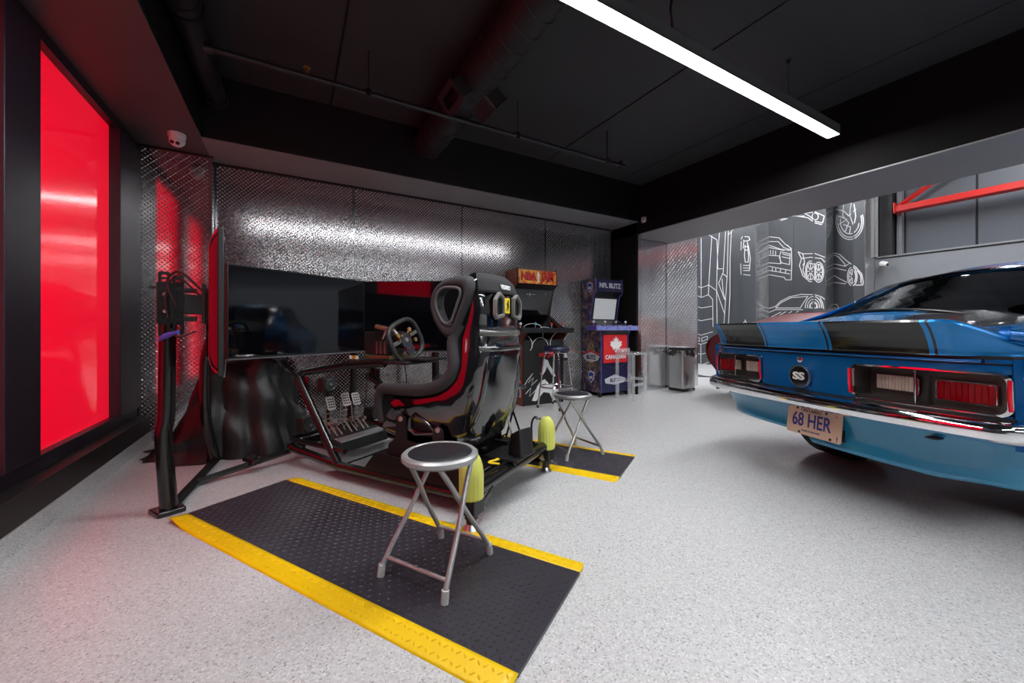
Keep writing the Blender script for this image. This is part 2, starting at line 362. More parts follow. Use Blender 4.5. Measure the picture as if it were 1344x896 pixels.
# three tread-plate pilasters standing out of the mural wall
PIL = [(9.74,5.243,5.55),(9.93,3.917,4.13),(9.87,3.239,3.42)]
for px, y0, y1 in PIL:
    B('pilaster_face', muralm, wm, (px,y0+.004,0,px+.008,y1,5.2), smooth=False)
    p_ = B('pilaster_return', treadhall, wm, (px+.001,y0,0,10.35,y0+.004,5.2), smooth=False); tread_lugs(p_, face((px,y0,0), (1,0,0), (0,0,1)), 10.35-px, 4.6)
    B('pilaster_back', muralm, wm, (px+.008,y1-.004,0,10.35,y1,5.2), smooth=False)
    B('pilaster_edge', alu, wm, (px-.004,y0-.004,0,px+.03,y0-.001,5.2), smooth=False)
MURAL={'tyre_tread':[(10.35,[(7.092,3.643),(7.092,1.925)]),(10.35,[(6.762,3.633),(6.808,2.95),(6.854,2.262),(6.865,1.986)]),(10.35,[(6.839,3.678),(6.781,3.632),(6.723,3.587),(6.666,3.542),(6.61,3.497)]),(10.35,[(7.288,2.32),(7.226,2.28),(7.164,2.241),(7.103,2.202),(7.04,2.217),(6.977,2.232),(6.915,2.247),(6.854,2.262),(6.792,2.213),(6.731,2.165),(6.67,2.118),(6.61,2.071)]),(10.35,[(7.288,2.019),(7.217,1.987),(7.146,1.955),(7.076,1.924),(7.005,1.945),(6.934,1.966),(6.865,1.986),(6.8,1.914),(6.736,1.842),(6.726,1.074)]),(10.35,[(7.288,1.688),(7.217,1.665),(7.146,1.641),(7.076,1.618),(7.012,1.625),(6.948,1.631),(6.885,1.638),(6.823,1.645),(6.762,1.651)]),(10.35,[(7.288,1.318),(7.226,1.294),(7.164,1.271),(7.103,1.249),(7.04,1.258),(6.978,1.268),(6.917,1.277),(6.856,1.286),(6.796,1.295),(6.736,1.304)]),(10.35,[(7.288,0.902),(7.226,0.877),(7.164,0.853),(7.103,0.829),(7.04,0.846),(6.978,0.863),(6.917,0.88),(6.856,0.897),(6.796,0.913),(6.736,0.93)]),(10.35,[(6.536,3.671),(6.6,2.973),(6.62,2.072),(6.605,1.073)]),(10.35,[(6.361,3.68),(6.394,3.127),(6.428,2.571),(6.472,2.475),(6.516,2.378),(6.56,2.28)]),(10.35,[(6.285,3.673),(6.318,2.464),(6.361,1.817),(6.414,1.072)]),(10.35,[(6.163,3.673),(6.206,3.637),(6.25,3.6),(6.294,3.564)]),(10.35,[(6.56,2.28),(6.503,2.125),(6.446,1.971),(6.39,1.819)]),(10.35,[(6.62,2.072),(6.562,1.907),(6.504,1.744),(6.446,1.582),(6.39,1.422)]),(10.35,[(6.428,2.524),(6.37,2.47),(6.313,2.417)]),(10.35,[(6.61,3.497),(6.585,2.686),(6.539,2.679),(6.493,2.673),(6.448,2.667)]),(10.35,[(6.2,3.645),(6.238,2.915),(6.238,1.993),(6.285,1.071)]),(10.35,[(6.462,2.387),(6.428,2.009),(6.394,1.889),(6.361,1.77)]),(10.35,[(7.29,0.796),(7.217,0.772),(7.145,0.749),(7.145,0.653),(7.217,0.679),(7.29,0.705)]),(10.35,[(7.071,0.75),(7.012,0.768),(6.954,0.785),(6.896,0.802),(6.896,0.713),(6.954,0.692),(7.012,0.67),(7.071,0.647),(7.071,0.75)]),(10.35,[(7.29,0.608),(7.226,0.594),(7.163,0.579),(7.1,0.565),(7.045,0.582),(6.99,0.6),(6.936,0.617),(6.882,0.634)]),(10.35,[(7.1,0.565),(7.1,0.017)]),(10.35,[(7.29,0.305),(7.226,0.295),(7.163,0.285),(7.1,0.274),(7.045,0.291),(6.99,0.308),(6.936,0.324),(6.882,0.34)]),(10.35,[(7.29,0.008),(7.226,-0.006),(7.163,-0.019),(7.1,-0.032),(7.041,-0.01),(6.983,0.012),(6.925,0.034),(6.868,0.055)])],
'racing_car_top':[(10.35,[(5.935,3.385),(5.904,3.446)]),(9.74,[(5.505,3.288),(5.454,3.275),(5.404,3.262),(5.38,3.182),(5.417,3.178),(5.456,3.175),(5.494,3.171),(5.54,3.207)]),(9.74,[(5.527,3.169),(5.544,3.004)]),(9.74,[(5.535,2.455),(5.487,2.448),(5.439,2.442),(5.392,2.436),(5.371,2.724),(5.404,2.979),(5.445,3.153)]),(9.74,[(5.494,3.079),(5.511,2.83),(5.494,2.659),(5.457,2.654),(5.42,2.648),(5.412,2.813),(5.436,3.068)]),(10.35,[(5.935,3.317),(5.944,3.094)]),(10.35,[(5.949,2.735),(5.94,2.454)]),(9.74,[(5.534,2.356),(5.48,2.343),(5.425,2.33),(5.371,2.317)]),(9.74,[(5.544,2.582),(5.489,2.574),(5.434,2.567),(5.38,2.559)]),(9.74,[(5.544,2.519),(5.489,2.511),(5.434,2.504),(5.38,2.497)]),(9.74,[(5.515,3.041),(5.471,3.033),(5.428,3.025)]),(9.74,[(5.511,2.956),(5.465,2.948),(5.42,2.94)])],
'car_front':[(10.35,[(5.238,3.299),(5.194,3.285),(5.151,3.271),(5.107,3.257),(5.064,3.243),(5.021,3.229),(4.971,3.164),(4.921,3.099),(4.871,3.035),(4.832,2.998),(4.793,2.961),(4.755,2.924),(4.744,2.558),(4.755,2.276)]),(10.35,[(5.238,3.18),(5.188,3.171),(5.138,3.161),(5.089,3.151),(5.04,3.142),(4.999,3.085),(4.957,3.029),(4.916,2.973),(4.877,2.951),(4.838,2.929),(4.8,2.907),(4.762,2.885)]),(10.35,[(5.238,3.087),(5.186,3.058),(5.135,3.029),(5.084,3.001),(5.034,2.973),(4.983,2.944),(4.935,2.929),(4.886,2.913),(4.838,2.897),(4.791,2.882)]),(10.35,[(5.238,2.842),(5.19,2.83),(5.143,2.818),(5.096,2.806),(5.049,2.794),(5.002,2.782),(4.983,2.593),(5.034,2.605),(5.084,2.616),(5.135,2.628),(5.186,2.64),(5.238,2.652)]),(10.35,[(4.983,2.882),(4.942,2.865),(4.901,2.849),(4.86,2.832),(4.82,2.815),(4.78,2.799),(4.791,2.545),(4.834,2.561),(4.877,2.577),(4.921,2.594),(4.965,2.611),(5.014,2.743),(4.983,2.882)]),(10.35,[(4.946,2.827),(4.899,2.805),(4.852,2.783),(4.805,2.762)]),(10.35,[(4.953,2.754),(4.914,2.739),(4.875,2.725),(4.836,2.71),(4.798,2.696)]),(10.35,[(5.238,2.567),(5.193,2.55),(5.148,2.533),(5.104,2.517),(5.059,2.5),(5.01,2.483),(4.961,2.466),(4.912,2.449),(4.864,2.432),(4.816,2.416),(4.769,2.4)]),(10.35,[(5.238,2.461),(5.188,2.446),(5.138,2.431),(5.089,2.417),(5.04,2.402),(4.99,2.386),(4.939,2.369),(4.889,2.353),(4.84,2.337),(4.791,2.321)]),(10.35,[(5.238,2.355),(5.19,2.341),(5.142,2.326),(5.095,2.311),(5.047,2.297),(5.001,2.282),(4.954,2.268),(4.909,2.254),(4.871,2.188),(4.832,2.184),(4.793,2.179),(4.755,2.175),(4.755,2.276)]),(10.35,[(5.215,2.965),(5.215,2.872)]),(10.35,[(5.156,2.946),(5.156,2.849)]),(10.35,[(5.098,2.923),(5.098,2.827)]),(10.35,[(5.175,2.516),(5.168,2.431)]),(10.35,[(5.098,2.493),(5.09,2.408)]),(10.35,[(4.983,2.461),(4.999,2.388)]),(10.35,[(4.871,2.421),(4.886,2.349)]),(10.35,[(5.238,3.032),(5.19,3.013),(5.142,2.994),(5.095,2.976),(5.047,2.957),(5.001,2.939),(4.954,2.92),(4.909,2.902)]),(10.35,[(4.835,3.02),(4.794,2.961),(4.755,2.903)])],
'car_rear_quarter':[(10.35,[(4.612,2.818),(4.579,2.796),(4.547,2.775),(4.514,2.754),(4.474,2.748),(4.434,2.743),(4.395,2.737),(4.356,2.732),(4.317,2.727)]),(9.93,[(4.104,2.652),(4.068,2.629),(4.031,2.607),(3.995,2.585),(3.96,2.563),(3.924,2.541)]),(10.35,[(4.612,2.818),(4.577,2.732),(4.542,2.647),(4.584,2.495),(4.549,2.371),(4.514,2.247),(4.476,2.203),(4.439,2.16)]),(10.35,[(4.514,2.754),(4.48,2.559),(4.514,2.485)]),(10.35,[(4.542,2.647),(4.496,2.648),(4.451,2.649),(4.406,2.649),(4.361,2.65),(4.318,2.637)]),(9.93,[(4.101,2.558),(4.06,2.545),(4.02,2.533),(3.979,2.521),(3.952,2.48),(3.924,2.439)]),(10.35,[(4.48,2.539),(4.514,2.366),(4.488,2.294),(4.463,2.222)]),(9.93,[(4.085,2.26),(4.095,2.161),(4.121,2.084)]),(10.35,[(4.335,2.088),(4.38,2.093),(4.421,2.144),(4.449,2.232),(4.459,2.339),(4.449,2.444),(4.421,2.524),(4.38,2.565),(4.335,2.558)]),(9.93,[(4.121,2.445),(4.095,2.361),(4.085,2.26)]),(9.93,[(4.104,2.262),(4.112,2.183)]),(10.35,[(4.308,2.168),(4.34,2.134),(4.376,2.138),(4.408,2.179),(4.431,2.25),(4.439,2.337),(4.431,2.421),(4.408,2.486),(4.376,2.519),(4.34,2.513),(4.308,2.471)]),(9.93,[(4.112,2.344),(4.104,2.262)]),(9.93,[(3.943,2.223),(3.952,2.129),(3.977,2.056),(4.014,2.017),(4.056,2.022),(4.094,2.069),(4.12,2.149)]),(9.93,[(4.12,2.342),(4.094,2.416),(4.056,2.453),(4.014,2.447),(3.977,2.399),(3.952,2.319),(3.943,2.223)]),(9.93,[(3.964,2.226),(3.971,2.151),(3.991,2.092),(4.019,2.061),(4.051,2.064),(4.08,2.102),(4.1,2.166),(4.108,2.244),(4.1,2.32),(4.08,2.379),(4.051,2.41),(4.019,2.405),(3.991,2.367),(3.971,2.303),(3.964,2.226)]),(10.35,[(4.338,2.323),(4.311,2.32)]),(10.35,[(4.344,2.29),(4.306,2.193)]),(10.35,[(4.358,2.277),(4.358,2.147)]),(10.35,[(4.372,2.293),(4.41,2.205)]),(10.35,[(4.378,2.329),(4.405,2.332),(4.432,2.336)]),(10.35,[(4.372,2.362),(4.41,2.46)]),(10.35,[(4.358,2.375),(4.358,2.505)]),(10.35,[(4.344,2.359),(4.306,2.445)]),(9.93,[(4.017,2.233),(3.993,2.23),(3.97,2.227)]),(9.93,[(4.023,2.202),(3.989,2.115)]),(9.93,[(4.035,2.191),(4.035,2.072)]),(9.93,[(4.048,2.205),(4.082,2.125)]),(9.93,[(4.053,2.237),(4.077,2.24),(4.102,2.243)]),(9.93,[(4.048,2.268),(4.082,2.356)]),(9.93,[(4.035,2.279),(4.035,2.398)]),(9.93,[(4.023,2.265),(3.989,2.343)])],
'car_side':[(10.35,[(3.909,2.667),(3.88,2.653),(3.85,2.639),(3.821,2.626),(3.787,2.583),(3.754,2.541),(3.721,2.499),(3.688,2.458),(3.651,2.42),(3.615,2.383)]),(9.87,[(3.413,2.284),(3.379,2.249),(3.348,2.2),(3.316,2.15),(3.285,2.101),(3.259,1.929),(3.272,1.88),(3.308,1.882),(3.343,1.885),(3.379,1.887)]),(10.35,[(3.909,2.622),(3.873,2.597),(3.836,2.573),(3.801,2.518),(3.766,2.464),(3.732,2.41),(3.717,2.353),(3.755,2.367),(3.793,2.382),(3.831,2.398),(3.87,2.413),(3.909,2.428)]),(10.35,[(3.717,2.353),(3.688,2.376),(3.658,2.399)]),(10.35,[(3.909,2.175),(3.873,2.143),(3.836,2.111),(3.799,2.083),(3.761,2.056),(3.724,2.029),(3.688,2.003)]),(10.35,[(3.909,2.026),(3.87,2.016),(3.831,2.006),(3.793,1.996),(3.755,1.986),(3.717,1.976)]),(10.35,[(3.909,2.342),(3.874,2.328),(3.839,2.314),(3.805,2.3),(3.77,2.287),(3.736,2.273),(3.702,2.259)]),(9.87,[(3.358,2.059),(3.365,1.978),(3.386,1.915),(3.417,1.882)]),(10.35,[(3.619,1.928),(3.651,1.97),(3.674,2.042),(3.682,2.129),(3.674,2.215),(3.651,2.282),(3.619,2.316)]),(9.87,[(3.417,2.25),(3.386,2.209),(3.365,2.141),(3.358,2.059)]),(9.87,[(3.379,2.061),(3.385,2.0),(3.4,1.951)]),(10.35,[(3.588,1.971),(3.613,1.973),(3.637,2.005),(3.653,2.06),(3.658,2.127),(3.653,2.192),(3.637,2.243),(3.613,2.269),(3.588,2.266)]),(9.87,[(3.4,2.176),(3.385,2.124),(3.379,2.061)]),(9.87,[(3.352,2.177),(3.325,2.123),(3.299,2.069),(3.293,1.916)]),(10.35,[(3.601,2.082),(3.601,1.98)]),(10.35,[(3.611,2.094),(3.638,2.025)]),(10.35,[(3.615,2.121),(3.654,2.126)]),(10.35,[(3.611,2.148),(3.638,2.223)]),(10.35,[(3.601,2.158),(3.601,2.259)])],
'car_low_front':[(10.35,[(5.238,1.522),(5.191,1.537),(5.144,1.551),(5.098,1.565),(5.059,1.605),(5.021,1.645),(4.983,1.684),(4.937,1.706),(4.89,1.729),(4.844,1.751),(4.798,1.774),(4.756,1.781),(4.714,1.788),(4.672,1.795),(4.631,1.801),(4.59,1.808),(4.549,1.815),(4.503,1.81),(4.457,1.805),(4.412,1.8),(4.367,1.796),(4.322,1.791)]),(9.93,[(4.104,1.754),(4.062,1.735),(4.021,1.716),(3.979,1.697),(3.952,1.668),(3.924,1.638)]),(10.35,[(5.098,1.524),(5.059,1.563),(5.021,1.603),(4.983,1.642),(4.938,1.664),(4.894,1.686),(4.849,1.708),(4.805,1.729),(4.762,1.751),(4.717,1.751),(4.672,1.752),(4.628,1.753),(4.584,1.754),(4.54,1.755),(4.497,1.756),(4.454,1.756),(4.412,1.757),(4.446,1.705),(4.48,1.652),(4.523,1.575),(4.566,1.498),(4.612,1.501),(4.659,1.503),(4.706,1.505),(4.754,1.507),(4.801,1.51),(4.85,1.512),(4.898,1.514),(4.948,1.517),(4.997,1.519),(5.047,1.521),(5.098,1.524)]),(10.35,[(4.466,1.494),(4.462,1.553),(4.45,1.609),(4.43,1.658),(4.405,1.699),(4.374,1.728),(4.34,1.745),(4.304,1.749)]),(9.93,[(4.096,1.71),(4.064,1.689),(4.035,1.657),(4.012,1.616),(3.994,1.568),(3.983,1.515),(3.979,1.459)]),(10.35,[(4.425,1.492),(4.422,1.537),(4.413,1.579),(4.399,1.617),(4.379,1.648),(4.356,1.671),(4.331,1.684),(4.304,1.687)]),(9.93,[(4.104,1.653),(4.08,1.637),(4.059,1.613),(4.041,1.581),(4.028,1.544),(4.019,1.503),(4.017,1.461)]),(10.35,[(4.385,1.49),(4.383,1.521),(4.377,1.55),(4.367,1.576),(4.354,1.598),(4.339,1.614),(4.322,1.623),(4.304,1.625)]),(9.93,[(4.113,1.596),(4.097,1.585),(4.082,1.568),(4.07,1.546),(4.061,1.521),(4.056,1.492),(4.054,1.463)]),(10.35,[(5.238,1.425),(5.191,1.444),(5.144,1.463),(5.098,1.482),(5.047,1.48),(4.996,1.477),(4.946,1.475),(4.896,1.473),(4.847,1.471),(4.798,1.469),(4.75,1.467),(4.702,1.465),(4.654,1.462),(4.607,1.46),(4.56,1.458),(4.514,1.456)]),(10.35,[(5.215,1.297),(5.168,1.321),(5.121,1.345),(5.075,1.368),(5.029,1.392),(4.983,1.415)]),(10.35,[(5.059,1.314),(5.012,1.341),(4.965,1.369),(4.918,1.396),(4.871,1.423)]),(10.35,[(4.871,1.341),(4.829,1.37),(4.786,1.398),(4.744,1.426)]),(10.35,[(4.69,1.376),(4.645,1.402),(4.601,1.428)]),(10.35,[(4.361,1.586),(4.322,1.584)]),(9.93,[(4.11,1.558),(4.073,1.556),(4.073,1.463),(4.11,1.465)]),(10.35,[(4.322,1.487),(4.361,1.489),(4.361,1.586)]),(9.93,[(4.01,1.681),(3.987,1.624),(3.964,1.568),(3.943,1.439)])],
'wheel_arch_drawing':[(9.87,[(3.272,3.272),(3.26,3.184),(3.261,3.097),(3.273,3.015),(3.297,2.943),(3.331,2.885),(3.353,2.865),(3.374,2.844),(3.398,2.833)]),(10.35,[(3.589,2.911),(3.616,2.911),(3.644,2.911),(3.672,2.922),(3.699,2.934),(3.726,2.956),(3.752,2.978),(3.776,3.009),(3.799,3.041),(3.838,3.121),(3.865,3.211),(3.88,3.307),(3.88,3.404),(3.867,3.494)]),(9.87,[(3.297,3.263),(3.287,3.185),(3.287,3.109),(3.298,3.036),(3.319,2.973),(3.349,2.922),(3.368,2.904),(3.386,2.886),(3.408,2.877)]),(10.35,[(3.596,2.958),(3.62,2.958),(3.644,2.958),(3.668,2.968),(3.692,2.978),(3.715,2.998),(3.739,3.017),(3.759,3.045),(3.78,3.073),(3.813,3.143),(3.837,3.222),(3.85,3.307),(3.85,3.391),(3.839,3.47)]),(9.87,[(3.328,3.116),(3.337,3.063),(3.353,3.017),(3.375,2.98),(3.403,2.953)]),(10.35,[(3.601,3.032),(3.636,3.03),(3.672,3.041),(3.706,3.066),(3.738,3.103),(3.765,3.15),(3.786,3.205),(3.8,3.266),(3.806,3.328),(3.804,3.389)]),(10.35,[(3.882,3.62),(3.848,3.602),(3.814,3.584),(3.78,3.565),(3.747,3.547),(3.717,3.503),(3.688,3.459),(3.658,3.415),(3.62,3.454)]),(9.87,[(3.415,3.376),(3.379,3.412)]),(10.35,[(3.747,3.712),(3.761,3.441),(3.727,3.384),(3.693,3.327),(3.658,3.27),(3.688,3.186),(3.717,3.101)]),(10.35,[(3.615,3.693),(3.644,3.448),(3.615,3.332),(3.586,3.217)]),(10.35,[(3.897,3.755),(3.86,3.745),(3.823,3.736),(3.786,3.727),(3.75,3.718),(3.714,3.709),(3.678,3.7),(3.642,3.691),(3.607,3.682)]),(10.35,[(3.836,3.46),(3.799,3.432),(3.761,3.404),(3.724,3.377),(3.688,3.35),(3.724,3.331),(3.761,3.313),(3.799,3.294),(3.836,3.275)]),(10.35,[(3.747,3.254),(3.707,3.227),(3.668,3.2),(3.629,3.173),(3.644,3.049)]),(9.87,[(3.406,3.522),(3.379,3.275),(3.4,3.143)])],
'car_top_pair':[(10.35,[(5.059,3.695),(5.014,3.686),(4.968,3.677),(4.923,3.669),(4.879,3.66),(4.835,3.652),(4.884,3.649),(4.933,3.646),(4.983,3.643)]),(10.35,[(4.647,3.665),(4.607,3.649),(4.567,3.632),(4.528,3.615),(4.489,3.599),(4.45,3.583),(4.412,3.567),(4.367,3.516),(4.322,3.467)]),(9.93,[(4.104,3.319),(4.062,3.297),(4.021,3.275),(3.979,3.253)]),(10.35,[(4.48,3.682),(4.439,3.679),(4.398,3.677),(4.358,3.674),(4.318,3.671)]),(9.93,[(4.104,3.56),(4.07,3.533),(4.035,3.505),(4.001,3.478),(3.967,3.451),(3.933,3.424),(3.964,3.286),(3.999,3.303),(4.034,3.321),(4.069,3.339),(4.104,3.356)]),(10.35,[(4.311,3.503),(4.344,3.55),(4.378,3.597),(4.412,3.625),(4.446,3.654),(4.48,3.682)]),(9.93,[(4.041,3.444),(4.047,3.414),(4.063,3.392),(4.085,3.383),(4.111,3.389)]),(10.35,[(4.308,3.511),(4.325,3.542),(4.331,3.578),(4.325,3.61),(4.308,3.633)]),(9.93,[(4.111,3.534),(4.085,3.528),(4.063,3.507),(4.047,3.478),(4.041,3.444)]),(10.35,[(4.798,3.704),(4.751,3.692),(4.705,3.68),(4.659,3.669),(4.614,3.657),(4.569,3.646),(4.524,3.634),(4.48,3.623)])],
'small_marks':[(9.74,[(5.502,1.232),(5.473,1.18),(5.445,1.127)]),(9.74,[(5.535,1.157),(5.502,1.19)]),(10.35,[(3.909,1.467),(3.88,1.459),(3.85,1.452),(3.821,1.444),(3.844,1.492),(3.867,1.539),(3.888,1.544),(3.909,1.549)]),(10.35,[(3.644,1.509),(3.61,1.507)]),(9.87,[(3.411,1.482),(3.379,1.48),(3.348,1.478),(3.316,1.477),(3.285,1.475),(3.285,1.397),(3.316,1.399),(3.348,1.4),(3.379,1.401),(3.411,1.403)]),(10.35,[(3.61,1.424),(3.644,1.425),(3.644,1.509)]),(10.35,[(3.595,1.416),(3.591,1.446)]),(9.87,[(3.414,1.449),(3.398,1.465),(3.379,1.47),(3.361,1.463),(3.345,1.446),(3.334,1.421),(3.331,1.392)])]}
for nm, lines in MURAL.items():
    mb = MB()
    for px, pts in lines:
        wd = .017
        for a, b in zip(pts, pts[1:]):
            d = Vector((b[0]-a[0], b[1]-a[1]))
            if d.length < 1e-4: continue
            nrm = Vector((-d.y, d.x)).normalized()*wd/2; e = d.normalized()*wd*.3
            q = [(a[0]-e.x+nrm.x,a[1]-e.y+nrm.y),(b[0]+e.x+nrm.x,b[1]+e.y+nrm.y),(b[0]+e.x-nrm.x,b[1]+e.y-nrm.y),(a[0]-e.x-nrm.x,a[1]-e.y-nrm.y)]
            xx = px-.011 if px > 10 else px-.003
            mb.add([(xx,y,z) for y, z in q], [(0,1,2,3)])
    mb.build(nm, linem, wm, smooth=False)
# ================================================================= red steel truss and cameras
t = thing('steel_truss', 'red painted steel beam with diagonal brace below the hall roof', 'beam', (10.2,2.9,3.3))
B('beam', beamred, t, (.02,-8.5,-.01,.16,0,.10), bevel=.006); B('flange', beamred, t, (-.03,-8.5,-.02,.2,0,-.008))
MB().tube([(.09,-.02,.08),(.09,-1.0,.75)], .045, 4).build('brace', beamred, t, smooth=False)
B('end_plate', beamred, t, (-.02,-.01,-.04,.4,.01,.16))
def bullet(loc, label, s=1.0):
    t = thing('security_camera', label, 'camera', loc)
    MB().lathe([(.001,0),(.05*s,0),(.05*s,.02*s),(.001,.02*s)], m=Matrix.Rotation(-pi/2,4,'Y')).build('base', whitep, t)
    MB().tube([(-.02*s,0,0),(-.10*s,-.02*s,0)], .02*s).build('arm', whitep, t)
    MB().lathe([(.001,-.01),(.04*s,0),(.052*s,.02*s),(.052*s,.10*s),(.03*s,.12*s),(.001,.12*s)], m=Matrix.Translation((-.14*s,.0,0)) @ Matrix.Rotation(radians(110),4,'X') @ Matrix.Rotation(radians(-18),4,'Y')).build('housing', whitep, t)
    MB().lathe([(.001,.121),(.028*s,.121),(.028*s,.126),(.001,.126)], m=Matrix.Translation((-.14*s,.0,0)) @ Matrix.Rotation(radians(110),4,'X') @ Matrix.Rotation(radians(-18),4,'Y')).build('lens', black, t)
    return t
bullet((10.345,3.10,2.31), 'white bullet security camera on the grey hall wall beside the mural')
t = thing('dome_camera', 'white turret security camera under the left soffit beside the red window', 'camera', (-.83,4.2,2.63))
MB().lathe([(.06,0),(.062,-.02),(.055,-.05),(.05,-.055)]).build('base', whitep, t)
Mt = Matrix.Translation((0,0,-.055)) @ Matrix.Rotation(radians(8),4,'Y') @ Matrix.Rotation(radians(-50),4,'X')
MB().lathe([(.001,-.055),(.03,-.05),(.052,-.02),(.055,.01),(.045,.04),(.001,.05)], m=Mt).build('ball', whitep, t)
for sx in (-1,1): MB().lathe([(.001,-.058),(.014,-.056),(.014,-.045),(.001,-.045)], m=Mt @ Matrix.Translation((.018*sx,0,0))).build('lens', black, t)
t = thing('motion_sensor', 'small white sensor on the dark beam corner above the arcade machines', 'sensor', (4.645,4.13,2.66))
MB().lathe([(.001,-.045),(.035,-.04),(.042,0),(.035,.035),(.001,.04)]).build('body', whitep, t); MB().lathe([(.001,0),(.02,0),(.02,.008),(.001,.008)], m=Matrix.Translation((-.03,-.03,0)) @ Matrix.Rotation(radians(-60),4,'Y')).build('window', greyp, t)
# ================================================================= ceiling services
def linlight(x0, x1, y, z, label, group=None, st=LAMP, mat=None):
    t = thing('linear_light', label, 'ceiling light', (x0,y,z), 0, group); L = x1-x0
    h = MB().box(0,-.05,.012,L,.05,.09).box(0,-.05,0,.004,.05,.02).box(L-.004,-.05,0,L,.05,.02).box(0,-.05,0,L,-.046,.02).box(0,.046,0,L,.05,.02); h.build('housing', M('light_housing', (.12,.12,.12), .4, .3), t, bevel=.003)
    dm = M('diffuser_%g' % st, (.8,.8,.8), .5, emit=(.97,.985,1.0), es=st)
    B('diffuser', dm, t, (.006,-.043,.004,L-.006,.043,.012))
    zt = (3.2 if z < 3 else 5.2)-z
    for fx in ([L-.8] if L < 5 else [L-.8, .8]):
        MB().cyl((fx,0,.09), (fx,0,zt), .003, n=6).build('hanger_wire', blackpl, t); MB().lathe([(.001,zt-.03),(.012,zt-.03),(.02,zt),(.001,zt)], (fx,0,0), 12).build('ceiling_cup', blackpl, t)
        MB().lathe([(.012,.09),(.01,.12),(.003,.13)], (fx,0,0), 10).build('wire_clip', blackpl, t)
    return t
tl = linlight(-.62, 4.335, 1.645, 2.77, 'long suspended linear ceiling light crossing the black ceiling above the car')
MB().tube([(2.72,0,.09),(2.74,.01,.18),(2.70,-.01,.25),(2.72,0,.33),(2.70,0,.43)], .008, 8, smooth=5).build('power_cord', blackpl, tl)
linlight(-.62, 4.33, -1.9, 2.77, 'first suspended linear light behind the camera', None, LAMP*.8)
linlight(-.62, 4.33, -4.9, 2.77, 'added farthest linear light, out of view near the pale rear wall')  # assumed extra lamp row, out of view behind the camera
for yy in (7.6,4.4,1.2,-2.0,-5.0): linlight(6.2, 9.6, yy, 4.7, ['deepest added hall light, beyond the mural wall corner','second added hall light from the deep end','middle added hall light high above the red car','added hall light high above the front of the blue car','added hall light nearest the pale rear wall'][int((7.6-yy)/3.15+.01)], 'added hall lights', HALL)  # assumed lamps, out of view, added to light the hall
t = thing('spiral_duct', 'black spiral ventilation duct under the ceiling with two boxed air outlets', 'duct', (1.315,0,3.04))
MB().tube([(0,-6,0),(0,4.2,0)], .155, 32).build('duct_tube', M('duct_black', (.02,.019,.021), .5, .2), t)
mb = MB()
for i in range(60):
    y = 4.1-i*.16; mb.tube([(.157*cos(a),y+.16*k/24,.157*sin(a)) for k in range(25) for a in [2*pi*k/24]], .0035, 5)
mb.build('spiral_seam', M('duct_black', ()), t); t.children[-1]
for sx in (-1,1):
    m = Matrix.Translation((0,2.98,0)) @ Matrix.Rotation(radians(42)*sx,4,'Y')
    v = MB(); v.ring(rrect(-.155,-.09,.155,.09,.01,1), rrect(-.115,-.045,.115,.045,.01,1), 'x', .26*sx, .265*sx, m); v.ring(rrect(-.14,-.08,.14,.08,.01,1), rrect(-.115,-.045,.115,.045,.01,1), 'x', .12*sx, .262*sx, m)
    o = v.build('outlet_box', M('duct_outlet', (.03,.027,.03), .45, .3), t, smooth=False)
    for k in range(5): MB().box(.235*sx-.004,-.115,-.036+k*.018,.235*sx+.004,.115,-.033+k*.018, m).build('louvre', black, o, smooth=False)
    MB().box(.2*sx,-.115,-.045,.205*sx,.115,.045, m).build('outlet_back', black, o, smooth=False)
t = thing('drain_pipe', 'thick black pipe running beside the left soffit at the ceiling', 'pipe', (-.575,0,3.0))
MB().cyl((0,-6,0),(0,4.2,0), .085, n=24).build('pipe_tube', M('pipe_black', (.012,.011,.013), .45), t)
MB().cyl((0,3.0,0),(0,3.06,0), .095, n=24).cyl((0,3.08,0),(0,3.12,0), .10, n=24).build('coupling', M('pipe_black', ()), t); MB().cyl((0,4.12,0),(0,4.199,0), .1, n=24).build('wall_collar', M('pipe_black', ()), t)
t = thing('sprinkler_pipe', 'thin black sprinkler pipe crossing the ceiling below the duct', 'pipe', (0,3.23,2.86))
MB().cyl((-.48,0,0),(3.26,0,0), .021, n=14).build('pipe_tube', M('pipe_black', ()), t)
for x in (-.5,): MB().cyl((x,0,0),(x+.05,0,0), .032, n=14).build('end_coupling', M('pipe_black', ()), t)
MB().cyl((3.24,0,0),(3.30,0,0), .03, n=14).cyl((3.26,0,-.03),(3.26,0,.05), .02, n=12).build('end_tee', M('pipe_black', ()), t)
for x in (.53,3.05,1.9): MB().cyl((x,0,.02),(x,0,.338), .005, n=6).cyl((x,0,-.026),(x,0,.03), .027, n=12).build('hanger', M('pipe_black', ()), t)
MB().cyl((.10,0,.0),(.10,0,.06), .016, n=10).cyl((.10,0,.06),(.10,0,.085), .026, .006, n=10).build('sprinkler_head', brass, t)
t = thing('ceiling_sprinkler', 'small round recessed sprinkler cap in the ceiling near the linear light', 'sprinkler', (2.62,1.45,3.2)); MB().lathe([(.001,-.012),(.03,-.012),(.035,0),(.001,0)]).build('cap', black, t)
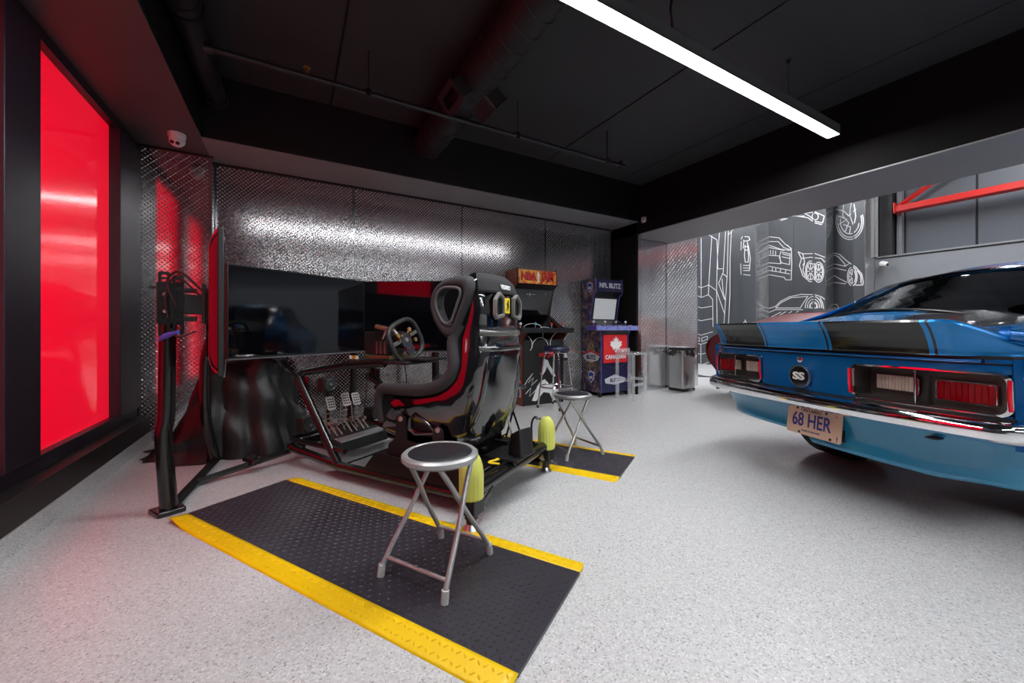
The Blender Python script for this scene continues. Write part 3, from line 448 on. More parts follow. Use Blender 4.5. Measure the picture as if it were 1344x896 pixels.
# ================================================================= rubber mats
RA = radians(121.5); RO = Vector((1.1695,2.024,0)); RM = Matrix.Translation(RO) @ Matrix.Rotation(RA,4,'Z')
def rootloc(x, y, z=0): return tuple(RM @ Vector((x,y,z)))
def mat_thing(x0, x1, y0, y1, label, hide=None, curl=False):
    t = thing('floor_mat', label, 'mat', rootloc((x0+x1)/2,(y0+y1)/2), RA, None)
    L, W = (x1-x0)/2, (y1-y0)/2; bw = .085
    B('mat_base', matm, t, (-L,-W+bw,0,L,W-bw,.012))
    def wave(x, s):   # the near left corner lifts a little
        if not curl or s < 0: return 0
        d = max(0, 1-abs(x-(L-.03))/.16); return .03*d*d*(3-2*d)
    for s in (-1,1):
        def fn(u, v, s=s):
            x = -L+2*L*u; y = W-bw*(1-v); z = .0125*(1-v*.92)+.001+wave(x,s)*(v**1.5)
            if v > .99: z = .0005+wave(x,s)
            xx = x
            if v > .5 and (u < .01 or u > .99): xx = x*(1-.012*(v-.5)*2)
            return (xx, s*y, z)
        MB().grid(fn, 60, 6).build('border', yellowm, t, solid=.004)
    def lugs(xa, xb, ya, yb, zf, name, mat, pit=.0245):
        mb = MB(); nx = int((xb-xa)/pit); ny = int((yb-ya)/pit); k = .7071
        for i in range(nx):
            for j in range(ny):
                cx_ = xa+(i+.5)*(xb-xa)/nx; cy_ = ya+(j+.5)*(yb-ya)/ny
                a = radians(45) if (i+j) % 2 else radians(-45); l, w_ = .0105, .0036
                ca, sa = cos(a), sin(a); pts = [(-l,0),(0,-w_),(l,0),(0,w_)]; tp = [(-l*.45,0),(l*.45,0)]
                R_ = lambda p: (cx_+p[0]*ca-p[1]*sa, cy_+p[0]*sa+p[1]*ca)
                vs = [(*R_(p), zf(*R_(p))) for p in pts]+[(*R_(p), zf(*R_(p))+.0032) for p in tp]
                mb.add(vs, [(0,1,4),(1,2,5),(1,5,4),(2,3,5),(3,0,4),(3,4,5)])
        o = mb.build(name, mat, t, smooth=False); o['kind'] = 'stuff'
    lugs(-L+.01, L-.01, -W+bw+.004, W-bw-.004, lambda x, y: .0121, 'lugs', matm)
    for s in (-1,1):
        zf = lambda x, y: .0125*(1-(abs(y)-(W-bw))/bw*.92)+.0012+(wave(x,s)*(max(0,(abs(y)-(W-bw))/bw)**1.5))
        a_, b_ = (W-bw+.004, W-.008) if s > 0 else (-W+.008, -W+bw-.004)
        lugs(-L+.01, L-.01, a_, b_, zf, 'border_lugs', yellowm)
    return t
mat_thing(-.592,1.422,.452,1.155, 'black tread-pattern rubber mat with yellow borders under the nearest round stool', curl=True)
mat_thing(-.488,1.5,-1.13,-.49, 'black yellow-edged rubber mat behind the simulator under the farther folding stool')
# ================================================================= folding stools
def stool(loc, rz, h, label, legm, rimm, seatr=.158):
    t = thing('folding_stool', label, 'stool', loc, rz, 'round folding stools')
    MB().lathe([(.001,h+.006),(seatr*.55,h+.006),(seatr*.80,h+.003),(seatr*.86,h-.004),(seatr*.86,h-.012),(.001,h-.012)], n=48).build('seat', M('stool_vinyl', (.018,.018,.022), .35), t)
    MB().lathe([(seatr*.82,h-.004),(seatr*.86,h+.002),(seatr*.94,h+.002),(seatr,h-.006),(seatr,h-.022),(seatr*.95,h-.030),(seatr*.80,h-.030),(seatr*.80,h-.014)], n=48).build('rim', rimm, t)
    a, bq, r = .165, .145, .0105     # crossing leg frames
    for s in (-1,1):
        for q in (-1,1):
            yq = q*(.152 if s > 0 else .128)
            o = MB().tube([(-s*.10,yq*.62,h-.03),(-s*.03,yq*.72,h*.72),(s*.045,yq*.86,h*.46),(s*.13,yq,h*.2),(s*(a+.005),yq*1.06,.03)], r, 12, smooth=6).build('leg', legm, t)
            MB().tube([(s*(a+.001),yq*1.055,.045),(s*(a+.008),yq*1.065,.0)], .0145, 14).build('foot_cap', M('foot_cap_grey', (.5,.5,.5), .5), o)
    for s in (-1,1):
        yq = .152 if s > 0 else .128
        MB().cyl((s*.148,-yq,h*.14),(s*.148,yq,h*.14), .008, n=10).build('stretcher', legm, t)
        MB().box(-s*.10-.012,-.075,h-.034,-s*.10+.012,.075,h-.026).build('hinge_bracket', legm, t)
    return t
stool(rootloc(-.065,.775,.013), RA+radians(90), .475, 'grey rimmed round folding stool with black seat on the nearest mat', greyp, greyp)
stool((1.965,2.475,.013), radians(2), .472, 'round folding stool standing on the mat behind the simulator', steel, M('rim_grey', (.35,.35,.36), .35, .6), .152)
t = thing('folded_stool', 'folded black stool frame leaning behind the racing seat', 'stool', (1.69,2.93,0), RA)
for s in (-1,1):
    MB().tube([(.10*s,0,.0),(-.07*s,.05,.50)], .009, 10).build('leg', tubem, t); MB().tube([(.10*s,.16,.0),(-.07*s,.12,.50)], .009, 10).build('leg', steel, t)
MB().cyl((.08,0,.08),(.08,.16,.08), .007, n=8).build('stretcher', tubem, t)
MB().lathe([(.001,.5),(.13,.5),(.14,.51),(.13,.525),(.001,.525)], (0,.08,0), 32).build('seat', M('stool_vinyl', ()), t)
MB().lathe([(.001,0),(.013,0),(.013,.03),(.001,.03)], (-.075,.05,.49), 10).build('hinge_cap', redprint, t)
# ================================================================= monitors and their stand (rig axes: x forward, y left)
def monitor(cx_, cy_, ang, label):
    t = thing('monitor', label, 'monitor', rootloc(cx_,cy_,0), RA+ang, 'simulator screens')
    W, z0, z1 = 1.206, .78, 1.475
    MB().box(-.012,-W/2,z0,.012,W/2,z1).build('housing', blackpl, t, bevel=.004)
    MB().box(-.0135,-W/2+.008,z0+.018,-.0122,W/2-.008,z1-.008).build('screen', screenm, t, smooth=False)
    MB().box(-.016,-W/2+.0,z0-.004,-.010,W/2,z0+.004).build('bottom_trim', M('trim_grey', (.35,.35,.36), .3, .8), t)
    # bulging glossy back shell
    def fn(u, v):
        y = (u-.5)*W; z = z0+(z1-z0)*v
        e = min(1, min(u,1-u)/.035)**.5*min(1, min(v,1-v)/.12)**.5
        return (.012+.036*e+.010*(1 if .1 < v < .62 and .08 < u < .92 else 0), y, z)
    MB().grid(fn, 40, 24).build('back_shell', M('gloss_black_back', (.01,.008,.009), .16, 0, 1), t)
    for y in (-.5,0,.5): MB().lathe([(.001,0),(.006,0),(.006,.002),(.001,.002)], (0,0,0), 8, Matrix.Translation((.05,y,1.35)) @ Matrix.Rotation(pi/2,4,'Y')).build('screw', blackpl, t)
    return t
P = Vector((2.035,.618)); Q = Vector((.942,1.128)); d = (Q-P); la = atan2(-(d.x), d.y)
monitor(2.03, 0, 0, 'middle monitor of the three, between the edge-on screen and the one behind the seat')
mc = (P+Q)/2; monitor(mc.x, mc.y, la, 'left monitor of the three, seen edge on')
monitor(mc.x, -mc.y, -la, 'right monitor of the three, partly behind the racing seat')
st = thing('monitor_stand', 'black tubular floor stand carrying the three simulator screens', 'stand', rootloc(2.0,0,0), RA)
def sl(x, y, z): return (x-2.0, y, z)
for s in (-1,1):
    MB().tube([sl(1.545,1.105*s,.02), sl(1.552,1.125*s,.42), sl(1.548,1.115*s,.55), sl(1.545,1.105*s,1.13), sl(1.53,1.07*s,1.19)], [.040,.038,.038,.037,.037], 20, smooth=5).build('post', tubem, st)
    MB().tube([sl(2.22,.585*s,.02), sl(2.235,.64*s,.35), sl(2.225,.65*s,.75), sl(2.20,.62*s,.95)], .033, 18, smooth=4).build('post', tubem, st)
    MB().prism([(1.50-2,1.17*s),(1.62-2,1.17*s),(1.62-2,1.03*s),(1.48-2,1.05*s)], 'z', 0, .03).build('foot_plate', tubem, st, bevel=.008)
    MB().tube([sl(1.56,1.08*s,.03), sl(2.24,.57*s,.03)], .034, 4).build('base_bar', tubem, st, bevel=.006)
    MB().tube([sl(1.83,.86*s,.03), sl(1.74,.2*s,.10)], .023, 4).build('link_bar', tubem, st, bevel=.003)
    o = MB().cbox(sl(1.79,.55*s,.085), (.16,.06,.03)).build('clamp', tubem, st, bevel=.004)
    MB().lathe([(.001,0),(.03,0),(.03,.015),(.02,.022),(.001,.022)], sl(1.79,.55*s,.10)).build('clamp_knob', blackpl, o)
    # bracket from the post to the back of the side monitor
    m = Matrix.Translation(sl(1.535,1.11*s,1.13)) @ Matrix.Rotation(la*s, 4, 'Z')
    v = MB().box(-.16,-.09,-.10,-.145,.09,.12,m).box(-.15,-.05,-.045,-.04,.045,.06,m).box(-.12,-.06,-.085,.03,.05,-.06,m).box(-.12,-.06,.075,.03,.05,.095,m).box(-.06,-.05,-.10,.045,.04,.12,m)
    v.build('arm_bracket', blackpl, st, bevel=.002)
    for k_, xx in enumerate((.012,-.045)):
        yy = s*.052
        o = MB().ring(rrect(xx-.024,-.165+.01*k_,xx+.024,.175-.015*k_,.006,1), rrect(xx-.011,-.15+.01*k_,xx+.011,.16-.015*k_,.004,1), 'y', min(yy,yy+s*.006), max(yy,yy+s*.006), m).build('slotted_rail', M('rail_black', (.006,.006,.006), .3, .3), st, smooth=False)
        for zz in (-.105,-.07,-.03,.0,.03,.07,.11,.135): MB().box(xx-.014,min(yy,yy+s*.005),zz,xx+.014,max(yy,yy+s*.005),zz+(.03 if -.04 < zz < .06 else .012),m).build('rail_web', M('rail_black', ()), o, smooth=False)
    for zz in (-.035,.055): MB().lathe([(.001,0),(.013,0),(.012,.006),(.008,.011),(.001,.012)], n=14, m=m @ Matrix.Translation((.008,s*.06,zz)) @ Matrix.Rotation(-s*pi/2,4,'X')).build('bolt_head', steel, st)
    for zz in (-.09,.09): MB().cyl((.03,s*.03,zz),(.06,s*.03,zz),.004,n=8).cyl((-.01,s*.06,zz),(-.01,s*.075,zz),.006,n=8).build('bolt_head', steel, st)
    MB().box(.02,s*.02-.004,.085,.075,s*.02+.004,.10,m).build('lever', blackpl, st, bevel=.001)
MB().tube([sl(1.22,1.09,1.20), sl(1.30,1.15,1.29), sl(1.38,1.17,1.24), sl(1.36,1.14,1.12)], .006, 8, smooth=6).tube([sl(1.25,1.08,1.17), sl(1.36,1.14,1.27), sl(1.43,1.16,1.17), sl(1.43,1.15,1.06)], .005, 8, smooth=6).tube([sl(1.3,1.08,.99), sl(1.36,1.13,.96), sl(1.42,1.14,1.0)], .005, 8, smooth=6).build('cable', blackpl, st)
MB().tube([sl(1.37,1.13,.985), sl(1.46,1.15,.965), sl(1.53,1.15,.945)], [.01,.014,.008], 10, smooth=3).build('cable_tie_strap', M('blue_strap', (.07,.14,.75), .6), st)
MB().tube([sl(2.18,.62,1.0), sl(2.12,.3,1.0), sl(2.12,-.3,1.0), sl(2.18,-.62,1.0)], .022, 12).build('cross_tube', tubem, st)
# ================================================================= draped black cover
t = thing('fabric_cover', 'black cloth draped over equipment below the screens', 'cover', (-.43,4.10,0))
def cov(u, v):
    a = 2*pi*u; k = v
    ca, sa = cos(a), sin(a); p = 3.0
    rx, ry = .56, .48; cr = (abs(ca)**p+abs(sa)**p)**(-1/p)
    fold = sin(a*9+2*sin(a*2))*.6+sin(a*17+1.3)*.4+sin(a*31)*.15
    prof = [(0,.74),(.5,.745),(.66,.73),(.74,.66),(.80,.45),(.87,.22),(.95,.05),(1.0,.0)]
    for (r0,z0),(r1,z1) in zip(prof, prof[1:]):
        if k <= r1+1e-9: tt = (k-r0)/(r1-r0); r = k; z = z0+(z1-z0)*tt; break
    r2 = r*(1+.13*fold*max(0,(k-.55))/.45)
    r2 *= 1+.06*sin(z*16+a*5)*min(1,(1-min(1,k))*6)*(k > .6); x = rx*cr*ca*r2; y = ry*cr*sa*r2
    low = 1 if x > -.05 else max(.0, 1-(-.05-x)/.42)
    low = low*low*(3-2*low)
    z = z*(.16+.84*low)+(.028*sin(x*15+y*9)+.018*sin(y*23-x*11)+.016*sin((x+z)*30+3*sin(y*8)))*min(1,z*3)
    if k > .97: z = .004
    return (x, y+.06*(1-low), max(z,.003))
MB().grid(cov, 130, 44, wrapu=True).build('cloth', M('cover_cloth', (.008,.008,.009), .5, bump=1.0, bscale=9), t)
# ================================================================= racing simulator
r = thing('racing_simulator', 'black racing simulator with bucket seat, pedals and lime actuator covers', 'racing simulator', tuple(RO), RA)
T = lambda pts, rad, name='frame_tube', mat=tubem, n=14, sm=0, **k: MB().tube(pts, rad, n, smooth=sm, **k).build(name, mat, r)
for s in (-1,1):
    T([(-.02,.34*s,.105),(1.14,.34*s,.088),(1.70,.33*s,.13)], .030)
    T([(1.10,.335*s,.19),(1.66,.33*s,.19),(1.72,.30*s,.17)], .018)
    T([(1.14,.34*s,.075),(1.155,.34*s,.09),(1.595,.335*s,.63),(1.60,.33*s,.665),(1.57,.30*s,.69),(1.25,.20*s,.745),(.93,.15*s,.77)], .029)
    B('gusset', tubem, r, (1.50,.325*s-.004,.54,1.56,.325*s+.004,.66))
    T([(.0,.38*s,.12),(-.01,.30*s,.17)], .03)
T([(1.70,-.34,.13),(1.74,-.2,.13),(1.74,.2,.13),(1.70,.34,.13)], .03, sm=4)
T([(1.72,.32,.19),(1.735,.2,.19),(1.735,-.2,.19),(1.72,-.32,.19)], .016, sm=4)
T([(.0,-.40,.185),(.0,.40,.185)], .036); T([(.06,-.36,.12),(.06,.36,.12)], .022); T([(1.1,-.34,.09),(1.1,.34,.09)], .022); T([(.62,-.34,.09),(.62,.34,.09)], .02)
T([(1.62,-.30,.60),(.98,-.29,.30)], .026); T([(1.55,-.32,.50),(.95,-.30,.36)], .018)
B('floor_tray', treadtray, r, (.78,-.24,.10,1.27,.31,.106))
mb = MB(); mb.prism([(.0,.10),(.92,.10),(.80,.235),(.04,.235)], 'y', .345, .35); mb.build('side_shroud', M('shroud_black', (.008,.006,.007), .25, 0, .4), r)
MB().prism([(.0,.10),(.7,.10),(.62,.235),(.04,.235)], 'y', -.35, -.345).build('side_shroud', M('shroud_black', ()), r)
MB().box(.04,-.34,.215,.78,.345,.235).build('seat_platform', M('shroud_black', ()), r, bevel=.004)
MB().box(.14,-.28,.12,.62,.28,.2).build('electronics_tray', blackpl, r, bevel=.005)
# wheel deck and base
MB().box(.72,-.17,.765,1.30,.17,.785).box(.60,-.11,.79,.80,.11,.805).build('wheel_deck', blackpl, r, bevel=.004)
MB().box(.92,-.12,.79,1.18,.12,.815).build('base_mount', M('anodised_gold', (.25,.20,.10), .35, .8), r, bevel=.002)
B('warning_sticker', M('orange_print', (.8,.3,.02), .5), r, (1.20,.168,.788,1.235,.172,.812)); B('white_sticker', whiteprint, r, (1.17,.168,.788,1.198,.172,.812)); B('white_sticker', whiteprint, r, (1.237,.168,.788,1.262,.172,.812))
hub = MB().box(.98,-.09,.82,1.20,.09,.985).cyl((.90,0,.915),(.99,0,.915),.05,n=20).build('wheelbase', blackpl, r, bevel=.008)
MB().cyl((.93,.06,.99),(1.06,.11,1.02),.018,n=12).build('button_cluster', M('copper_brown', (.30,.14,.10), .3, .8), hub)
MB().tube([(.88,.05,.93),(.92,.08,.99),(.97,.09,1.0),(1.02,.08,.93)], .012, 10, smooth=4).build('paddle_bracket', steel, hub)
for k in range(3): MB().cbox((.99+.04*k,.094,.87),(.012,.006,.09)).build('cooling_fin', steel, hub)
wheelM = Matrix.Translation((.86,.02,.925)) @ Matrix.Rotation(radians(12),4,'Y') @ Matrix.Rotation(radians(-22),4,'X')
wp = thing('steering_wheel', None, None); wp.parent = r
def wm_(o): o.parent = wp; return o
pts = []
for i in range(40):
    a = 2*pi*i/40; c, s_ = cos(a), sin(a); k = 3.2
    q = (abs(c)**k+abs(s_)**k)**(-1/k); pts.append((0, .150*c*q*.98, .135*s_*q))
MB().tube(pts, .0165, 14, closed=True).add([], []).build('rim', M('wheel_grip', (.02,.02,.021), .5), wp).data.transform(wheelM)
def wadd(name, mat, mb, **k): o = mb.build(name, mat, wp, **k); o.data.transform(wheelM); return o
wadd('hub_plate', M('wheel_hub', (.03,.035,.045), .35, .3), MB().prism(ellipse(0,0,.052,.05,16,3), 'x', -.004, .012), bevel=.003)
for s in (-1,1): wadd('spoke', M('spoke_grey', (.12,.12,.12), .4, .5), MB().box(-.003,.04*s,.0,.004,.14*s,.028), bevel=.002)
wadd('spoke', M('wheel_hub', ()), MB().prism([(-.03,-.04),(.03,-.04),(.045,-.075),(.03,-.105),(-.03,-.105),(-.045,-.075)], 'x', -.006, .006), bevel=.002)
wadd('centre_badge', steel, MB().lathe([(.001,0),(.017,0),(.015,.006),(.001,.006)], m=Matrix.Translation((-.004,0,0)) @ Matrix.Rotation(-pi/2,4,'Y')))
for y, z in ((.062,.055),(-.062,.055),(-.075,-.03)): wadd('thumb_dial', brass, MB().lathe([(.009,0),(.016,0),(.016,.012),(.009,.012)], m=Matrix.Translation((-.004,y,z)) @ Matrix.Rotation(-pi/2,4,'Y')))
for y, z in ((.07,.025),(-.05,.025),(.035,.045),(-.035,.045)): wadd('push_button', brass, MB().lathe([(.001,0),(.008,0),(.007,.01),(.001,.01)], n=12, m=Matrix.Translation((-.008,y,z)) @ Matrix.Rotation(-pi/2,4,'Y')))
wadd('push_button', redprint, MB().lathe([(.001,0),(.006,0),(.005,.008),(.001,.008)], n=12, m=Matrix.Translation((-.01,.02,-.06)) @ Matrix.Rotation(-pi/2,4,'Y')))
# pedals
mb = MB().prism([(1.28,.115),(1.30,.185),(1.50,.235),(1.52,.235),(1.52,.12)], 'y', -.21, .22); mb.build('pedal_base', blackpl, r, bevel=.004)
MB().prism([(1.30,.185),(1.56,.215),(1.56,.222),(1.30,.197)], 'y', -.20, .21).build('pedal_plate', alu, r, bevel=.001)
for i, (y, x, z) in enumerate(((.185,1.45,.452),(.055,1.45,.462),(-.055,1.47,.448))):
    pd = MB()
    for yy in (-.022,.022):
        pd.tube([(1.46,y+yy-.03,.215),(1.50,y+yy-.01,.30),(x+.03,y+yy,z-.02)], .0055, 8)
        pd.tube([(1.40,y+yy-.04,.215),(1.48,y+yy-.015,.31)], .005, 8)
    for k in range(6): f = .22+k*.038; pd.cyl((1.47+.01*(k>2),y-.024-.03+.005*k,f),(1.47+.01*(k>2),y+.024-.03+.005*k,f),.004,n=6)
    pd.cyl((1.40,y-.03,.30),(1.60,y-.05,.27),.012,n=12)
    p = pd.build('pedal', M('pedal_arm_metal', (.45,.38,.34), .3, .9), r)
    m = Matrix.Translation((x,y,z)) @ Matrix.Rotation(radians(20),4,'Y')
    hp = MB(); hp.prism(rrect(-.033,-.05,.033,.05,.012,3), 'x', -.003, .003, m); hp.build('pedal_pad', M('pad_metal', (.72,.71,.69), .35, .6), p)
    for a in range(3):
        for b in range(4): MB().lathe([(.001,-.0045),(.0055,-.004),(.0055,.0)], n=8, m=m @ Matrix.Translation((-.003,-.018+.018*a,-.03+.02*b)) @ Matrix.Rotation(pi/2,4,'Y')).build('pad_hole', blackprint, p)
for (y, z, x) in ((.075,.565,1.60),(.245,.285,1.60),(-.335,.27,1.55)):
    sp = MB().cbox((x+.05,y,z),(.09,.115,.115)).build('speaker', blackpl, r, bevel=.012)
    MB().lathe([(.046,0),(.05,-.004),(.044,-.006),(.036,.004),(.02,.01),(.012,.0),(.001,-.004)], n=24, m=Matrix.Translation((x+.003,y,z)) @ Matrix.Rotation(pi/2,4,'Y')).build('speaker_cone', M('cone_grey', (.05,.05,.05), .35), sp)
    MB().lathe([(.001,-.008),(.014,-.005),(.014,0)], n=16, m=Matrix.Translation((x+.0,y,z)) @ Matrix.Rotation(pi/2,4,'Y')).build('dust_cap', M('cap_silver', (.35,.35,.36), .25, .8), sp)
T([(1.62,.075,.51),(1.62,.075,.22)], .018, 'speaker_post'); T([(1.62,-.335,.25),(1.60,-.335,.12)], .018, 'speaker_post')
# actuators in the corners
for s in (-1,1):
    y = .455*s
    a = MB().cyl((0,y,.06),(0,y,.40-.06*(s<0)),.034,n=20).build('actuator', blackpl, r)
    MB().box(-.048,y-.048,.085,.048,y+.048,.165).build('actuator_sleeve', blackpl, a, bevel=.006)
    MB().cyl((0,y,.035),(0,y,.09),.026,n=16).build('actuator_shaft', blackpl, a)
    MB().lathe([(.001,0),(.038,0),(.04,.008),(.03,.022),(.024,.036),(.001,.036)], (0,y,0)).build('foot_pad', steel, a)
    # ribbed half shell cover, open towards the frame
    def cv(u, v, y=y, s=s):
        a_ = radians(-128+256*u); v2 = v
        z = .165+.225*v2; R = .062*(1 if v2 < .55 else sqrt(max(.0,1-((v2-.55)/.46)**2))*.97+.03)
        R += .0022*(1 if int(u*26) % 2 else 0)*(1 if v2 < .6 else 0)
        ang = a_+(pi if s > 0 else pi)   # faces backwards
        return (R*cos(ang), y+R*sin(ang)+.004*s, z)
    MB().grid(cv, 52, 20).build('actuator_cover', limem, a, solid=.003)
    MB().tube([(.03,y-.02*s,.37),(.07,y-.03*s,.38),(.095,y-.03*s,.33),(.09,y-.04*s,.22),(.07,y-.08*s,.17)], .0075, 10, smooth=6).build('actuator_cable', blackpl, a)
    MB().box(.012,y-.075*s-.02,.185,.06,y-.045*s,.205).build('mount_strap', blackpl, a)
MB().lathe([(.012,0),(.016,.01),(.012,.02)], (.05,-.43,.365)).build('cable_gland', steel, r)
# controller box behind the seat
m = Matrix.Translation((-.03,-.03,.335)) @ Matrix.Rotation(radians(-15),4,'Z')
MB().add([(-.05,-.06,-.09),(.06,-.06,-.09),(.06,.06,-.09),(-.05,.06,-.09),(-.03,-.05,.075),(.05,-.05,.03),(.05,.05,.03),(-.03,.05,.075)], [(0,1,2,3),(4,5,6,7),(0,1,5,4),(1,2,6,5),(2,3,7,6),(3,0,4,7)], m).build('control_box', blackpl, r, bevel=.008)
B('control_box_shelf', blackpl, r, (-.07,-.14,.235,.16,.10,.245)); MB().cyl((-.02,-.05,.19),(-.02,-.05,.245),.012,n=12).cyl((-.02,.05,.19),(-.02,.05,.245),.012,n=12).build('shelf_damper', blackpl, r)
MB().tube([(.05,.13,.25),(.02,.16,.262),(.06,.2,.25),(.0,.18,.245)], .006, 8, smooth=5).build('yellow_cable', yelprint, r)
MB().tube([(.0,-.05,.19),(.15,-.25,.19)], .004, 6).build('cable', steel, r)
# bucket seat -------------------------------------------------------------
CY = .04
E = [(.17,1.315),(.20,1.27),(.17,1.2),(.16,1.12),(.20,1.03),(.245,.95),(.235,.87),(.222,.80),(.25,.73),(.33,.675),(.45,.645),(.62,.635),(.76,.630),(.80,.60),(.815,.53),(.80,.42)]
SP = [(.13,1.325),(.075,1.28),(.055,1.20),(.045,1.10),(.05,1.00),(.03,.93),(.025,.86),(.035,.78),(.045,.68),(.06,.58),(.08,.48),(.12,.37),(.20,.28),(.34,.255),(.55,.26),(.78,.33)]
HW = [.17,.21,.225,.225,.225,.235,.25,.26,.265,.27,.275,.275,.27,.265,.26,.25]
def lerp_list(L, t):
    t *= len(L)-1; i = min(int(t), len(L)-2); f = t-i; a, b = L[i], L[i+1]
    if isinstance(a, tuple): return tuple(p*(1-f)+q*f for p, q in zip(a,b))
    return a*(1-f)+b*f
def seatfn(u, v, inset=0):
    th = (u-.5)*pi; e = lerp_list(E, v); s_ = lerp_list(SP, v); w_ = lerp_list(HW, v)-inset
    k = .42; f = 1-abs(cos(th))**k if abs(cos(th)) > 1e-6 else 1; q = abs(sin(th))**.62*(1 if th > 0 else -1)
    bulge = 0
    if .45 < v < .75: bulge = -.0
    return (s_[0]*(1-f)+e[0]*f+inset*.9*(1-f), CY+w_*q, s_[1]*(1-f)+e[1]*f+inset*.6*(1-f)*(v > .6))
sh = MB().grid(seatfn, 44, 60).build('seat_shell', shell, r, solid=-.006)
MB().grid(lambda u, v: seatfn(.04+.92*u, .02+.96*v, .028), 36, 50).build('seat_padding', fabric, r, solid=.02)
for s in (-1,1):
    yk = lambda t: CY+s*(lerp_list(HW, t)+.004)
    tt = [i/(len(E)-1) for i in range(len(E))]
    pl = [(E[i][0], yk(tt[i]), E[i][1]) for i in range(4, len(E))]
    MB().tube(pl, [.032,.036,.038,.038,.038,.038,.038,.036,.034,.032,.030,.026], 12, smooth=4, flat=.8).build('bolster', padm, r)
    # head wing with its triangular harness window
    out = [(.155,1.315),(.30,1.30),(.385,1.245),(.418,1.16),(.40,1.07),(.345,.985),(.285,.93),(.215,.945),(.19,1.04),(.13,1.13),(.10,1.22),(.115,1.29)]
    inn = [(.20,1.232),(.285,1.238),(.335,1.212),(.352,1.155),(.335,1.095),(.30,1.045),(.265,1.032),(.235,1.05),(.215,1.09),(.19,1.15),(.172,1.19),(.175,1.218)]
    y0 = CY+s*.215; MB().ring(out, inn, 'y', y0-s*.045, y0+s*.06).build('head_wing', padm, r, sub=2)
    MB().tube([(p[0]*.97+.007, y0+s*.057, p[1]) for p in inn], .008, 8, closed=True, smooth=2).build('wing_piping', M('piping_grey', (.10,.095,.10), .6), r)
MB().grid(lambda u, v: (lambda p: (p[0]-.012*cos((u-.5)*pi)-.006, p[1], p[2]+.004))(seatfn(u, v*.13)), 30, 8).build('headrest_cap', fabric, r, solid=.004)
HM = face((.040,.045,1.247), (0,-1,0), (.12,0,1))
text('seat_lettering', 'VESARO', .036, whiteprint, r, Matrix.Translation((-.003,0,0)) @ HM, squeeze=.85, bold=.001)
B('seat_badge', yelprint, r, (.028,.012,1.095,.034,.066,1.185))
hs = [(.0,.033),(.012,.036),(.02,.028),(.014,.02),(.016,.004),(.024,-.004),(.016,-.006),(.012,-.02),(.016,-.034),(.008,-.034),(.003,-.016),(-.006,-.02),(-.016,-.034),(-.02,-.028),(-.01,-.014),(-.006,.0),(-.014,.008),(-.018,.002),(-.014,.016),(-.002,.02)]
MB().prism([(.039-p[0]*.75, 1.14+p[1]*.95) for p in hs], 'x', .0262, .029).build('badge_emblem', blackprint, r, smooth=False)
for s, yc in ((1,.145),(-1,-.065)):
    o = [(yc+.052,1.07),(yc-.040*s-.008,1.065),(yc-.05*s if s>0 else yc+.05,1.16),(yc-.02,1.205),(yc+.035,1.20),(yc+.058,1.16)]
    o = [(yc-.052*s,1.075),(yc+.03*s,1.055),(yc+.052*s,1.08),(yc+.05*s,1.17),(yc+.0*s,1.215),(yc-.045*s,1.19)]
    sc_ = lambda k: [((p[0]-yc)*k+yc, (p[1]-1.135)*k+1.135) for p in o]
    MB().ring(sc_(1), sc_(.74), 'x', .012, .036).build('harness_slot', M('slot_grey', (.16,.155,.15), .5), r, bevel=.004)
    MB().prism(sc_(.78), 'x', .030, .034).build('slot_opening', black, r)
def onshell(u, i_, out=.0): p = seatfn(u, i_/15); th = (u-.5)*pi; return (p[0]-out*cos(th), p[1]+out*sin(th), p[2])
MB().tube([onshell(.16+.68*k/16, 4.35, .006) for k in range(17)], .019, 12).build('shoulder_lip', M('lip_grey', (.10,.10,.095), .25, 0, .8), r)
MB().tube([onshell(.16+.68*k/16, 5.6, .002) for k in range(17)], .017, 12).build('harness_bar', shell, r)
for u in (.34,.72): MB().tube([onshell(u, 6.2+.5*k, .0) for k in range(10)], [.006,.014,.02,.02,.02,.02,.02,.018,.014,.006], 10).build('shell_rib', shell, r)
ring_o = [(.31,.40),(.50,.37),(.56,.40),(.55,.47),(.50,.51),(.40,.46)]
cx0 = sum(p[0] for p in ring_o)/6; cz0 = sum(p[1] for p in ring_o)/6
MB().ring(ring_o, [((p[0]-cx0)*.72+cx0, (p[1]-cz0)*.72+cz0) for p in ring_o], 'y', CY+.262, CY+.285).build('side_slot', shell, r, bevel=.005)
for s in (-1,1):
    y = CY+.285*s
    MB().prism([(.24,.235),(.72,.235),(.70,.30),(.645,.34),(.64,.47),(.60,.49),(.56,.47),(.55,.34),(.36,.32),(.35,.43),(.315,.455),(.28,.43),(.27,.32),(.24,.30)], 'y', y, y+s*.008).build('side_mount', M('mount_plate', (.012,.006,.008), .3, .2), r, smooth=False, bevel=.002)
    for x, z in ((.60,.462),(.315,.43)): MB().lathe([(.001,0),(.016,0),(.014,.008),(.001,.010)], n=14, m=Matrix.Translation((x,y+s*.008,z)) @ Matrix.Rotation(-s*pi/2,4,'X')).build('mount_bolt', steel, r)
text('mount_lettering', 'VESARO', .045, whiteprint, r, face((.46,CY+.296,.272), (-1,0,0), (0,0,1)), squeeze=.9)
B('seat_slider', blackpl, r, (.15,-.2,.235,.75,-.17,.26), (.15,.25,.235,.75,.28,.26))
MB().prism([(.58,-.46),(.80,-.44),(.82,-.40),(.60,-.36)], 'z', .665, .672).build('side_tray', blackpl, r); T([(.7,-.40,.66),(.72,-.34,.2)], .012, 'tray_post')
MB().tube([(1.2,.05,.77),(1.3,-.02,.6),(1.42,-.1,.4),(1.5,-.15,.25)], .004, 6, smooth=5).tube([(1.0,-.1,.78),(1.02,-.15,.6),(1.1,-.2,.4)], .004, 6, smooth=5).build('cable', blackpl, r)
